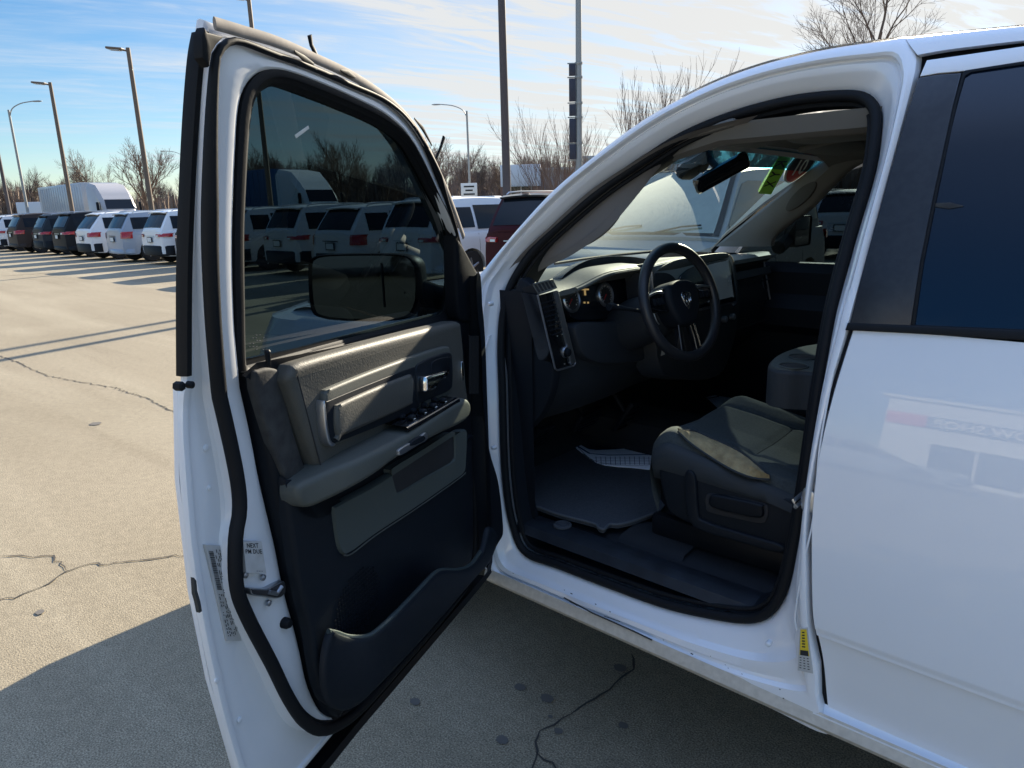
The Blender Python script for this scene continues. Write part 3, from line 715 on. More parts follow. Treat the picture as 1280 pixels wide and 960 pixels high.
# fenders, hood, nose
mb = MB()
def arch(x, xc, r, z0): return max(z0, (sqrt(max(0, r*r-(x-xc)**2))+.40) if abs(x-xc) < r else z0)
XA = 2.26
for side in (0, 1):
    ff = BF if side == 0 else RF
    xs = [1.535+i*(3.04-1.535)/44 for i in range(45)]
    rows = []
    for x in xs:
        zl = arch(x, XA, .47, .45); e = max(0, (x-2.72)/.34)
        r = [ff.P(x, zl, .10)]
        for k in range(9):
            u = k/8; z = zl+(1.20-.04*(x-1.5)-zl)*u
            r.append(ff.P(x, z, -.012-.012*sin(pi*u)+e*e*.14+ (.05*max(0, u-.8)/.2)))
        for k in (1, 2, 3): r.append(ff.P(x, 1.20-.04*(x-1.5)+.012*k, .04+.06*k+e*e*.14))
        rows.append(r)
    mb = MB(); mb.loft(rows, closed=False); mb.build('front_fender', M['white'], TR, 40)
mb = MB(); rows = []
for i in range(16):
    x = 1.74+i*(3.0-1.74)/15; zt = 1.245-.045*(x-1.5)-(.10*max(0, (x-2.75)/.25)**2)
    rows.append([V((x-(.12 if i == 0 else 0)*abs(u), -1.0+u*.80, zt+.045*(1-abs(u)**3)+.02*(1 if .28 < abs(u) < .62 else 0))) for u in [-1, -.95, -.8, -.66, -.62, -.45, -.28, -.24, 0, .24, .28, .45, .62, .66, .8, .95, 1]])
mb.loft(rows, closed=False); mb.build('hood', M['white'], TR, 40)
mb = MB()
mb.box((2.98, -1.0, .98), (.12, 1.2, .36), bev=.05); mb.build('grille', M['chrome'], TR)
mb = MB(); mb.box((2.99, -1.0, .60), (.22, 1.86, .30), bev=.07); mb.build('front_bumper', M['chrome'], TR)
mb = MB()
for y in (-.30, -1.70):
    mb = MB(); mb.box((2.92, y, 1.0), (.2, .28, .24), bev=.05); mb.build('headlight', M['lamp_clear'], TR)
def wheel(name, c, axis, r, w, parent, spokes=5):
    mb = MB(); mb.lathe(V(c)-V(axis)*w/2, axis, [(r*.62, 0), (r*.9, .0), (r*.98, w*.12), (r, w*.3), (r, w*.7), (r*.98, w*.88), (r*.9, w), (r*.62, w)], 36)
    o = mb.build(name, M['tyre'], parent)
    mb = MB(); mb.lathe(V(c)+V(axis)*w*.30, axis, [(r*.64, 0), (r*.64, w*.20), (r*.58, w*.19), (r*.55, w*.02), (.001, w*.02)], 28)
    e1 = V(axis).orthogonal().normalized(); e2 = V(axis).cross(e1)
    for k in range(spokes):
        a = 2*pi*k/spokes; d = e1*cos(a)+e2*sin(a)
        mb.tube([V(c)+V(axis)*w*.46, V(c)+V(axis)*w*.46+d*r*.58], [r*.10, r*.07], 6)
    mb.lathe(V(c)+V(axis)*w*.36, axis, [(r*.14, 0), (r*.14, w*.14), (r*.08, w*.17)], 14)
    mb.build('rim', M['rim'], o); return o
for x in (XA, -1.8):
    for y, s in ((-.16, 1), (-1.84, -1)): wheel('wheel', (x, y, .40), (0, s, 0), .40, .26, TR)
mb = MB()            # load bed
for y0, sgn in ((0, -1), (-2.0, 1)):
    xs = [-1.16-i*(1.75)/30 for i in range(31)]; rows = []
    for x in xs:
        zl = arch(x, -1.8, .47, .45)
        rows.append([V((x, y0+sgn*.12, zl))]+[V((x, y0+sgn*(-.01-.01*sin(pi*k/6)+ .05*(k/6)), zl+(1.34-zl)*k/6)) for k in range(7)]+[V((x, y0+sgn*.12, 1.345)), V((x, y0+sgn*.12, .8))])
    mb.loft(rows, closed=False)
mb.box((-2.92, -1.0, .93), (.06, 1.9, .80), bev=.02); mb.box((-2.05, -1.0, .80), (1.75, 1.74, .04))
mb.build('load_bed', M['white'], TR, 40)
mb = MB(); mb.box((.2, -1.0, .44), (5.6, .9, .12)); mb.box((.3, -1.0, .395), (2.6, 1.7, .02)); mb.build('chassis', M['blackp'], TR)
# windshield
wl = [(1.66, 1.33), (1.56, 1.42), (1.36, 1.56), (1.18, 1.67), (1.05, 1.755)]
def wsp(i, u):       # u 0 left .. 1 right
    x, z = wl[i]; bow = (1-abs(2*u-1)**2)
    y0 = -yoff(z)-.085
    return V((x+bow*(.30-.05*i), y0+(-2-2*y0)*u, z+bow*.012*i*.6))
mb = MB(); mb.loft([[wsp(i, k/20) for k in range(21)] for i in range(5)], closed=False)
ws = mb.build('windshield', M['wind'], TR, 180)
mb = MB(); mb.loft([[wsp(3, k/20).lerp(wsp(4, k/20), t)+V((-.004, 0, -.004)) for k in range(21)] for t in (.35, 1)], closed=False); mb.build('shade_band', M['windtop'], ws, 0)
mb = MB(); fr1 = []
for k in range(21): fr1.append(wsp(4, k/20))
mb.loft([[p+V((.01, 0, -.025)) for p in fr1], [p+V((.0, 0, .008)) for p in fr1], [p+V((-.08, 0, .025)) for p in fr1]], closed=False)
mb.build('windshield_header', M['white'], TR)
# outer A-pillar returns
mb = MB()
for u0, sg in ((0, 1), (1, -1)):
    mb = MB(); mb.loft([[wsp(i, u0)+V((0, d*sg, e)) for i in range(5)] for d, e in ((.02, .0), (.01, .02), (-.01, .022), (-.04, .0))], closed=False)
    mb.build('outer_pillar', M['blackp'], TR)
# cowl
mb = MB(); mb.loft([[wsp(0, k/20)+V((dx, 0, dz)) for k in range(21)] for dx, dz in ((-.02, .0), (.06, -.05), (.16, -.10), (.3, -.12))], closed=False)
mb.build('cowl', M['blackp'], TR)
mb = MB()            # wipers
for u0, u1 in ((.08, .48), (.5, .88)):
    p = [wsp(0, u0+(u1-u0)*t)+V((.03, 0, .01+.02*t)) for t in (0, .3, .6, 1)]; mb.tube(p, .007, 6)
mb.build('wiper', M['blackp'], TR)
# ---------------- cabin
CAB = TR
mb = MB()   # floor pan, firewall, tunnel
mb.loft([[V((x, y, z)) for y in (-.13, -.6, -.86, -.90, -1.10, -1.14, -1.4, -1.88)] for x, z in ((-1.05, .60), (.2, .60), (1.2, .575), (1.62, .575), (1.80, .70), (1.92, .95), (1.92, 1.3))], closed=False)
fl = mb.build('cabin_floor', M['carpet'], CAB)
mb = MB(); mb.box((1.1, -1.0, .66), (1.6, .34, .16), bev=.06, taper=.8); mb.build('floor_tunnel', M['carpet'], CAB)
mb = MB()   # kick panel ahead of the opening and inner sill trim
mb.loft([[V((x, -.14, z)) for z in (.56, .8, 1.1, 1.34)] for x in (1.40, 1.6, 1.9)], closed=False)
mb.build('kick_panel', M['dark'], CAB)
mb = MB(); mb.loft([[V((x, -1.865, z)) for z in (.50, .8, 1.1, 1.34)] for x in (1.40, 1.6, 1.98)], closed=False)
mb.build('kick_panel', M['dark'], CAB)
SCF = mat('scuff_plate', (.006, .008, .012), .5, noise=(14, .2, (.018, .023, .031)), bump=(60, .5, .002))
mb = MB()
mb.loft([[V((x, y, z)) for x in (1.47, 1.3, 1.1, .9, .7, .5, .3)] for y, z in ((-.085, .56), (-.10, .585), (-.13, .592), (-.175, .590), (-.19, .580), (-.20, .56))], closed=False)
mb.build('scuff_plate', SCF, CAB)
mb = MB(); mb.loft([[V((x, y, z)) for x in (1.12, 1.0, .9)] for y, z in ((-.20, .578), (-.22, .594), (-.30, .60), (-.36, .592))], closed=False)
mb.build('seat_rail_cover', M['carpet'], CAB)
mb = MB(); p0 = ground_at(703, 655, .60); 
mb.lathe((p0.x, p0.y, .594), (0, 0, 1), [(.030, 0), (.030, .004), (.024, .008), (.022, .004), (.012, .004), (.010, .008)], 20); mb.build('carpet_hook', M['matg'], CAB)
# right side trim, rear trim, headliner
mb = MB()
mb.loft([[V((x, y, z)) for x in (1.62, 1.3, .9, .45)] for y, z in ((-1.86, .6), (-1.83, .75), (-1.80, .80), (-1.80, .98), (-1.76, 1.02), (-1.76, 1.10), (-1.83, 1.16), (-1.83, 1.26), (-1.87, 1.30), (-1.93, 1.30))], closed=False)
mb.build('passenger_door_trim', M['dark'], CAB)
mb = MB(); mb.tube([V((1.42, -1.815, 1.34)), V((1.35, -1.80, 1.12)), V((1.33, -1.79, 1.02))], .006, 6); mb.tube([V((1.385, -1.81, 1.34)), V((1.33, -1.80, 1.12)), V((1.32, -1.79, 1.02))], .004, 6); mb.build('door_trim_accent', M['satin'], CAB)
HZ = 1.805
mb = MB()
def hl(x, u):
    y = -.36-1.28*u; e = (2*u-1)**6
    fx = max(0, (x-.85)/.2)
    return V((x + .07*sin(pi*u)*(1 if x > .9 else 0), y, HZ - .065*e - .035*min(1, fx)**2 + .012*sin(pi*u)))
mb.loft([[hl(x, k/24) for k in range(25)] for x in (1.05, 1.02, .98, .9, .8, .6, .3, -.2, -1.08)], closed=False)
mb.loft([[hl(x, k/24)+V((0, 0, .012)) for k in range(25)] for x in (1.05, .98, .8, .3, -1.08)], closed=False)
for u, sg in ((0, 1), (1, -1)): mb.loft([[hl(x, u)+V((0, d*sg, z)) for x in (1.05, .9, .6, .2, -1.08)] for d, z in ((0, 0), (.03, .01), (.05, .05))], closed=False)
mb.build('headliner', M['headl'], CAB)
# sun visors, overhead console
for y in (-.55, -1.42):
    mb = MB(); mb.box((.93, y, 1.775), (.17, .50, .022), Matrix.Rotation(radians(10), 3, 'Y'), bev=.01); mb.build('sun_visor', M['headl'], CAB)
mb = MB(); mb.box((.83, -1.0, 1.795), (.26, .20, .05), bev=.02); mb.build('overhead_console', M['pillar'], CAB)
# inner A-pillar trims. Left: traced with the hole of its grab handle
LP = Frame((0, -.20, 0), (1, 0, 0), (0, 0, 1), (0, -1, 0), lambda z: max(0, z-1.34)*.30)
lp_up = [(640,352),(665,318),(700,285),(750,240),(800,207),(850,178),(900,160),(960,146)]
lp_dn = [(672,340),(690,330),(716,318),(760,286),(800,240),(822,212),(850,188),(880,180)]
up_ = catmull(LP.loop(lp_up, 0), False, 5); dn_ = catmull(LP.loop(lp_dn, .03), False, 5)
mb = MB()
mb.loft([[LP.P(a, b, -.06) for a, b in up_], [LP.P(*lerp(p, q, .35), 0) for p, q in zip(up_, dn_)], [LP.P(*lerp(p, q, .8), .02) for p, q in zip(up_, dn_)], [LP.P(a, b, .03) for a, b in dn_], [LP.P(a+.02, b+.01, .015) for a, b in dn_]], closed=False)
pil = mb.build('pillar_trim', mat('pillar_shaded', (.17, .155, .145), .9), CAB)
# the light seen through the grab handle: an opening outlined by the handle bar
mb = MB(); hh = catmull(LP.loop([(722,306),(735,300),(752,288),(766,272),(772,257),(769,251),(760,250)], .04), False, 5)
mb.tube([LP.P(a, b, .055) for a, b in hh], [.010]*len(hh), 10); mb.build('grab_handle', M['pillar'], CAB)
# right pillar trim
RP = Frame((0, -1.75, 0), (1, 0, 0), (0, 0, 1), (0, 1, 0), lambda z: max(0, z-1.34)*.28)
r1 = catmull(RP.loop([(893,308),(905,298),(940,270),(980,238),(1010,213),(1033,196),(1045,186)], .0), False, 5)
r2 = catmull(RP.loop([(962,308),(966,296),(985,280),(1010,262),(1035,236),(1060,212),(1090,196)], .0), False, 5)
mb = MB(); mb.loft([[RP.P(*p, -.05) for p in r1], [RP.P(*p, -.01) for p in r1], [RP.P(*lerp(p, q, .1), .004) for p, q in zip(r1, r2)], [RP.P(*lerp(p, q, .5), .020) for p, q in zip(r1, r2)], [RP.P(*lerp(p, q, .9), .006) for p, q in zip(r1, r2)], [RP.P(*q, -.01) for q in r2], [RP.P(*q, -.05) for q in r2]], closed=False)
rp = mb.build('pillar_trim', M['pillar'], CAB)
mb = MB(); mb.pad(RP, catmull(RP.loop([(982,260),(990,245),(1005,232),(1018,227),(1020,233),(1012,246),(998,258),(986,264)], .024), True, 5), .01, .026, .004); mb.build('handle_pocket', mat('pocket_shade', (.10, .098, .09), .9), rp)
# window stickers on the inside of the glass, at the passenger end
def glass_point(px, py):
    r = ray(px, py); best = None
    from mathutils.geometry import intersect_ray_tri
    for i in range(4):
        for k in range(20):
            A, B, C_, D = wsp(i, k/20), wsp(i, (k+1)/20), wsp(i+1, (k+1)/20), wsp(i+1, k/20)
            for t in ((A, B, C_), (A, C_, D)):
                h = intersect_ray_tri(t[0], t[1], t[2], r, CAM, True)
                if h is not None: return h, (t[1]-t[0]).cross(t[2]-t[0]).normalized()
    return None, None
g0, gn = glass_point(985, 215)
if g0 is None: g0, gn = V((1.2, -1.5, 1.65)), V((-.6, 0, -.7))
if gn.dot(CAM-g0) < 0: gn = -gn
gu = gn.cross(V((0, 0, 1))).normalized(); gv = gn.cross(gu)*-1
WFr = Frame(g0+gn*.004, gu, gv, gn)
q = quad_grid(WFr, ((975,192),(992,192),(964,243),(948,242)), 0); mb = MB()
mb.add([WFr.P(*p, 0) for p in (q(0, 0), q(1, 0), q(1, 1), q(0, 1))], [(0, 1, 2, 3)])
for i, ch in enumerate('KYX'):
    v = .16+i*.24; text_on(mb, ch, lambda uu, t: WFr.P(*q(.12+.7*t, v+.17*uu), .0015), 1)
mb.build('lime_sticker', [M['lime'], M['ink']], ws, 0)['label'] = 'lime green strip sticker with dark lettering'
cx = [(1003,190),(1022,191),(1020,202),(1010,214),(992,227),(983,228),(980,222),(984,210),(994,197)]
mb = MB(); L = catmull(WFr.loop(cx, 0), True, 5)
mb.fan([WFr.P(*p, 0) for p in L]); mb.fan([WFr.P(*p, .0012) for p in inset(L, .009)], 1)
q = quad_grid(WFr, ((1001,199),(1014,196),(1003,217),(989,219)), 0)
text_on(mb, '10', lambda u, v: WFr.P(*q(u, v), .0024), 0)
mb.build('red_sticker', [M['whitev'], M['red']], ws, 0)['label'] = 'round red sticker with white rim and numerals'
# rear-view mirror with its sensor housing
mb = MB(); mc = V((1.19, -.95, 1.695))
A_, B_ = on_plane(873, 232, V((0, 1, 0)), -.90), on_plane(931, 200, V((0, 1, 0)), -1.02)
d = (B_-A_).normalized(); upv = V((-.15, 0, 1)); upv = (upv-d*upv.dot(d)).normalized(); nn = d.cross(upv)
Rm = Matrix((d, upv, nn)).transposed(); mc = (A_+B_)/2; Lm = (B_-A_).length
mb.box(mc, (Lm+.03, .062, .03), Rm, bev=.022)
rv = mb.build('rear_view_mirror', M['gloss'], CAB)
mb = MB(); top_ = wsp(3, .5)+V((-.03, 0, .03)); mb.tube([mc+V((.01, 0, .01)), mc+V((.05, 0, .05)), top_], [.012, .014, .03], 10)
mb.box(top_+V((-.0, .02, .01)), (.16, .11, .05), Matrix.Rotation(radians(38), 3, 'Y'), bev=.02)
mb.build('mirror_mount', M['dark'], rv)
# ---- dashboard
def dtop(y):         # dash top height with the cluster brow
    g = math.exp(-((y+.53)/.21)**4); return 1.352+.040*g
def dface(y):
    g = math.exp(-((y+.53)/.22)**4); return 1.33-.02*g
ys = [-.16-i*(1.86-.16-.02)/60 for i in range(61)]
def dprof(y):
    e = min(1, (-.12-y)/.10); e2 = min(1, (y+1.88)/.10); e = max(.0, min(e, e2)); e = e**.5
    zt, xf = dtop(y), dface(y); c = 1-abs((y+1)/.88)**2.2
    return [(1.62+.26*c, 1.325+.01*c), (1.56+.12*c, zt-.022), (1.46, zt-.006), (1.40, zt), (xf+.03, zt-.002), (xf+.005, zt-.010-.02*(1-e)), (xf+.002, zt-.026), (xf+.03, zt-.034), (xf+.05, zt-.05)]
mb = MB(); mb.loft([[V((x, y, z)) for x, z in dprof(y)] for y in ys], closed=False)
dash = mb.build('dashboard', M['dashtop'], CAB)
mb = MB()
def dlow(y):
    g = math.exp(-((y+.53)/.22)**4); xf = dface(y)
    return [(xf+.05+.06*g, dtop(y)-.048+.02*g), (xf+.06+.10*g, 1.28), (xf+.04+.09*g, 1.19), (xf+.02+.0*g, 1.16-.0*g), (xf+.02, 1.13), (xf+.02, 1.04), (xf+.05, .98), (xf+.13, .90), (xf+.35, .82)]
mb.loft([[V((x, y, z)) for x, z in dlow(y)] for y in ys], closed=False)
# left end face
e = [V((x, -.155, z)) for x, z in dprof(-.16)+dlow(-.16)[1:]]+[V((1.7, -.155, .82))]
mb.fan(e)
mb.build('dash_face', M['dashlow'], dash)
# end cap, a curved rim running down beside the opening
CF = Frame((0, -.15, 0), (1, 0, 0), (0, 0, 1), (0, -1, 0))
mb = MB(); cp = catmull(CF.loop([(648,350),(660,352),(670,368),(680,400),(688,440),(692,470),(686,500),(672,525),(655,540),(646,530),(640,450),(641,385)], 0), True, 5)
mb.pad(CF, cp, .03, -.004, .008); mb.build('dash_end_cap', M['dark'], dash)
# outboard vent and lamp switch in one tall silver frame
VX = 1.325
VF = Frame((VX, 0, 1.22), (0, -1, 0), (-.06, 0, 1), (-1, 0, -.06))
vo = VF.loop([(672,369),(694,363),(697,364),(719,453),(717,457),(697,463),(694,461)], .012)
mb = MB(); mb.pad(VF, vo, -.05, .010, .003); vent = mb.build('air_vent', M['gloss'], dash)
mb = MB(); mb.tube([VF.P(*p, .012) for p in vo], .003, 6, closed=True)
rt = [VF.pix(*p, .014) for p in [(692,364),(697,364),(719,453),(714,456)]]
mb.pad(VF, rt, .0, .016, .002)
mb.build('vent_frame', M['satin'], vent)
mb = MB()
for i in range(8):
    a = VF.pix(676+i*2.0, 380+i*5.6, .012); b = VF.pix(694+i*1.6, 375+i*5.6, .012)
    mb.tube([VF.P(*a, .010), VF.P(*b, .010)], .0022, 6)
mb.build('vent_slat', M['dark'], vent)
kn = VF.pix(707, 440, .012)
mb = MB(); mb.lathe(VF.P(*kn, .008), VF.n, [(.017, 0), (.017, .006), (.013, .007), (.012, .018), (.009, .020)], 24); mb.build('lamp_knob', M['dark'], vent)
mb = MB(); mb.lathe(VF.P(*kn, .009), VF.n, [(.0182, 0), (.0182, .004), (.0165, .0075), (.016, .004)], 24); mb.build('knob_ring', M['satin'], vent)
mb = MB()
for px, py in ((697,420),(703,418),(709,419),(706,455),(712,453)): mb.box(VF.P(*VF.pix(px, py, .012), .0115), (.001, .004, .0015))
mb.build('switch_mark', M['whitev'], vent)
# defroster outlet on the corner of the dash
mb = MB()
dz = 1.352
c4 = [on_plane(px, py, V((0, 0, 1)), dz) for px, py in ((667,354),(688,349),(693,360),(674,367))]
DFf = Frame((VX-.0, 0, 1.352), (0, -1, 0), (.3, 0, 1), (-1, 0, .3))
l = DFf.loop([(665,356),(689,350),(694,360),(671,368)], .0)
mb.pad(DFf, l, -.04, .004, .003); df = mb.build('defroster_vent', M['ink'], dash)
mb = MB()
qd = quad_grid(DFf, ((666,357),(688,351),(693,360),(672,367)), .004)
for i in range(6): mb.tube([DFf.P(*qd(i/5, 0), .006), DFf.P(*qd(i/5, 1), .006)], .0017, 6)
mb.tube([DFf.P(*p, .005) for p in l], .0028, 6, closed=True)
mb.build('vent_bar', M['dashtop'], df)
# instrument cluster
KX = 1.395
KF = Frame((KX, 0, 1.3), (0, -1, 0), (.25, 0, 1), (-1, 0, .25))
mb = MB(); kb = catmull(KF.loop([(702,352),(712,338),(735,325),(765,320),(800,322),(815,330),(812,372),(800,392),(760,398),(722,400),(708,385)], 0), True, 5)
mb.pad(KF, kb, -.05, .0, .002); clus = mb.build('instrument_cluster', mat('cluster', (.008, .010, .014), .25), dash)
for px, py, r in ((714,374,.044), (757,368,.044)):
    c = KF.pix(px, py, .004)
    mb = MB(); mb.lathe(KF.P(*c, .0), KF.n, [(r, 0), (r, .006), (r-.004, .010), (r-.009, .007), (r-.010, .003)], 40); g = mb.build('gauge', M['satin'], clus)
    mb = MB(); mb.lathe(KF.P(*c, .0), KF.n, [(r-.010, 0), (r-.010, .0045)], 36); mb.build('dial', M['ink'], g)
    mb = MB()
    for k in range(17):
        an = radians(225-270*k/16); r0, r1 = r-.012, r-.016-(.003 if k % 2 == 0 else 0)
        mb.tube([KF.P(c[0]+cos(an)*r0, c[1]+sin(an)*r0, .0055), KF.P(c[0]+cos(an)*r1, c[1]+sin(an)*r1, .0055)], .0009, 4)
    mb.build('dial_mark', M['whitev'], g)
    mb = MB(); an = radians(222); mb.tube([KF.P(c[0], c[1], .007), KF.P(c[0]+cos(an)*.026, c[1]+sin(an)*.026, .007)], [.002, .0008], 5); mb.build('needle', M['red'], g)
AMB = mat('amber_display', (.5, .3, .05), .5, emit=((1, .68, .30), .10))
mb = MB(); q = quad_grid(KF, ((722,350),(737,350),(740,382),(725,382)), .002)
def kpatch(u0, v0, u1, v1): flat(mb, KF, q, u0, v0, u1, v1, .003)
for u0, v0, u1, v1 in ((.1, .05, .25, .20), (.35, .05, .55, .20), (.65, .05, .9, .20), (.15, .34, .85, .40), (.42, .40, .58, .60), (.3, .85, .45, .92), (.6, .85, .75, .92)): kpatch(u0, v0, u1, v1)
mb.build('info_display', AMB, clus, 0)
# hood over the cluster (brow)
mb = MB()
brow = [V((dface(y)+.00, y, dtop(y)-.018)) for y in [-.27-i*.52/20 for i in range(21)]]
mb.tube(brow, .010, 8, flat=.7); mb.build('cluster_brow', M['dashtop'], dash)
# screen and its frame in the centre stack
SX = 1.27
SF = Frame((SX, 0, 1.3), (0, -1, 0), (.12, 0, 1), (-1, 0, .12))
def spad(name, m, px, w0, w1, bev, n=4, parent=dash, fr=None):
    fr = fr or SF; mb = MB(); l = fr.loop(px, w1); l = catmull(l, True, n) if n > 1 else l
    mb.pad(fr, l, w0, w1, bev); return mb.build(name, m, parent)
stack = spad('centre_stack', M['dashlow'], [(812,336),(818,330),(860,321),(905,316),(917,320),(922,340),(926,378),(924,395),(918,430),(900,470),(850,474),(826,460),(818,400)], -.10, .0, .015)
spad('stack_frame', M['satin'], [(815,338),(820,332),(862,323),(904,318),(914,322),(918,340),(922,374),(918,382),(912,380),(860,392),(824,396),(818,370)], -.01, .006, .003, parent=stack)
spad('stack_vent', M['ink'], [(818,345),(824,341),(836,342),(845,350),(848,366),(822,372)], .0, .0085, .001, parent=stack)
spad('touch_frame', M['gloss'], [(850,352),(856,340),(872,332),(905,324),(913,326),(917,345),(920,372),(916,377),(880,384),(856,388)], .0, .012, .003, parent=stack)
spad('touch_screen', M['screen'], [(880,333),(908,326),(911,328),(917,368),(915,371),(888,377),(885,374),(879,340)], .0, .0135, .001, 2, parent=stack)
mb = MB()
for px, py in ((907,399),(917,396),(896,402)):
    c = SF.pix(px, py, .012); mb.lathe(SF.P(*c, .0), SF.n, [(.013, 0), (.013, .014), (.010, .018)], 18)
mb.build('climate_knob', M['satin'], stack)
# grey top surface of the centre stack and the passenger dash break line
spad('stack_cap', M['dashtop'], [(822,338),(842,326),(866,321),(900,316),(912,318),(906,324),(868,331),(846,336)], -.03, .010, .003, parent=stack)
# glove box line
mb = MB(); mb.tube([V((dface(-1.3)-.0, y, 1.23)) for y in (-1.2, -1.4, -1.6, -1.78)], .003, 6); mb.tube([V((dface(-1.3)+.0, y, 1.04)) for y in (-1.2, -1.4, -1.6, -1.78)], .003, 6); mb.build('glove_box_seam', M['ink'], dash)
mb = MB(); mb.loft([[V((x, y, z)) for y in (-1.16, -1.45, -1.78)] for x, z in ((1.335, 1.29), (1.325, 1.26), (1.345, 1.25))], closed=False); mb.build('passenger_trim', M['dashlow'], dash)
# knee panel under the column and the little fuse cover
spad('knee_panel', M['dashlow'], [(722,405),(760,402),(800,402),(815,412),(818,440),(800,452),(760,455),(735,448),(724,430)], -.12, -.055, .012)
#spad('fuse_cover', M['matg'], [(719,418),(744,413),(746,424),(722,430)], -.07, -.050, .002, 2)
# ---- steering wheel
WC = V((1.105, -.53, 1.285)); tl = radians(17)
Rw = Matrix.Rotation(radians(-8), 3, 'Z'); wn = Rw @ V((-cos(tl), 0, sin(tl))); wy = Rw @ V((0, -1, 0)); wz = Rw @ V((sin(tl), 0, cos(tl)))      # rim plane
WR = .176
def wp(a, b, h=0): return WC + wy*a + wz*b + wn*h
mb = MB(); mb.tube([wp(cos(t)*WR, sin(t)*WR) for t in [2*pi*k/72 for k in range(72)]], .0165, 14, closed=True, up=wn)
sw = mb.build('steering_wheel', M['wheel'], CAB)
WFm = Frame(WC, wy, wz, wn)
def wpad(name, m, pts, w0, w1, bev, n=5, parent=sw):
    mb = MB(); l = catmull(pts, True, n) if n > 1 else pts
    mb.pad(WFm, l, w0, w1, bev, back=True, steps=4); return mb.build(name, m, parent)
hub = wpad('hub_cover', M['dark'], [(-.072, .052), (-.04, .066), (0, .070), (.04, .066), (.072, .052), (.080, .02), (.072, -.02), (.052, -.060), (.03, -.076), (0, -.080), (-.03, -.076), (-.052, -.060), (-.072, -.02), (-.080, .02)], -.045, .022, .02)
for s in (1, -1):
    wpad('wheel_spoke', M['gloss'], [(s*.062, .045), (s*.10, .048), (s*.150, .040), (s*.170, .030), (s*.172, -.006), (s*.150, -.010), (s*.11, -.020), (s*.066, -.02)], -.020, .004, .006)
    wpad('spoke_trim', M['satin'], [(s*.085, .042), (s*.12, .044), (s*.155, .036), (s*.155, .030), (s*.12, .036), (s*.085, .034)], -.0, .008, .002)
    mb = MB()
    for i in range(3): mb.box(wp(s*(.098+.018*i), .012, .006), (.008, .014, .022), Matrix((wn, wy, wz)).transposed(), bev=.003)
    mb.build('wheel_button', M['dark'], sw)
for s in (1, -1):
    wpad('lower_spoke', M['gloss'], [(s*.018, -.060), (s*.034, -.058), (s*.046, -.120), (s*.048, -.165), (s*.028, -.168), (s*.026, -.12)], -.018, .002, .004, 3)
    mb = MB(); mb.tube([wp(s*.040, -.07, .002), wp(s*.050, -.15, .002)], .0024, 6); mb.build('spoke_accent', M['chrome'], sw)
# shield emblem with a horned sheep head in relief
em = wpad('wheel_emblem', M['chrome'], [(-.021, .024), (0, .027), (.021, .024), (.020, .004), (.011, -.016), (0, -.027), (-.011, -.016), (-.020, .004)], .0, .0245, .0015, 3, parent=hub)
wpad('emblem_field', M['ink'], [(-.0175, .021), (0, .0235), (.0175, .021), (.0165, .004), (.009, -.014), (0, -.0225), (-.009, -.014), (-.0165, .004)], .0, .0251, .0003, 3, parent=em)
mb = MB()
for s in (1, -1):
    hr = [(s*.002, .012), (s*.006, .017), (s*.012, .016), (s*.0145, .008), (s*.0135, -.002), (s*.009, -.007), (s*.0062, -.002), (s*.008, .003)]
    mb.tube([wp(a, b, .026) for a, b in catmull(hr, False, 4)], [.0030]*14+[.0024]*9+[.0016]*6, 6)
mb.pad(WFm, catmull([(-.0035, .010), (0, .012), (.0035, .010), (.0035, .0), (.002, -.012), (0, -.014), (-.002, -.012), (-.0035, 0)], True, 3), .0, .0275, .001)
mb.build('emblem_head', M['chrome'], em)
# column, shroud, stalk, key cylinder
mb = MB(); mb.tube([wp(0, -.01, -.04), wp(0, -.02, -.10), wp(0, -.03, -.20), wp(0, -.06, -.36)], [.055, .075, .085, .07], 18); col = mb.build('steering_column', M['dashlow'], CAB)
mb = MB(); s0 = wp(-.06, -.01, -.085); s1 = on_plane(765, 383, V((0, 1, 0)), -.38)
mb.tube([s0, s0.lerp(s1, .6), s1], [.007, .006, .011], 10); mb.tube([s1, s1+V((0, .018, .0))], [.014, .012], 12); mb.build('indicator_stalk', M['dark'], col)
mb = MB(); mb.tube([wp(-.052+.02*cos(t), .0+.055*sin(t), -.06) for t in [radians(100+160*k/12) for k in range(13)]], .0022, 6); mb.build('column_trim', M['satin'], col)
mb = MB(); kp = on_plane(829, 441, V((0, 1, 0)), -.62); mb.fan([kp+V((0, .010, .010)), kp+V((0, .016, -.008)), kp+V((0, -.012, -.008)), kp+V((0, -.006, .008))]); mb.build('ignition_tag', M['label'], col, 0)
# pedals
def pedal(px, py, y, w, h):
    mb = MB(); c = on_plane(px, py, V((0, 1, 0)), y)
    mb.box(c, (.02, w, h), Matrix.Rotation(radians(-35), 3, 'Y'), bev=.006)
    for k in range(4): mb.box(c+V((-.009+.0*k, 0, 0))+Matrix.Rotation(radians(-35), 3, 'Y') @ V((-.008, 0, (-.35+.23*k)*h)), (.006, w*.85, .006), Matrix.Rotation(radians(-35), 3, 'Y'))
    mb.tube([c+V((.01, 0, .02)), c+V((.12, 0, .16)), c+V((.2, 0, .4))], .011, 8); return mb.build('pedal', M['blackp'], CAB)
pedal(675, 545, -.33, .09, .10); pedal(733, 525, -.62, .13, .08); pedal(783, 520, -.80, .07, .16)
# ---- driver seat
STF = Frame((0, -.25, 0), (1, 0, 0), (0, 0, 1), (0, -1, 0))
seat_lo = STF.loop([(823,588),(830,590),(900,605),(978,622),(1010,630)], 0)
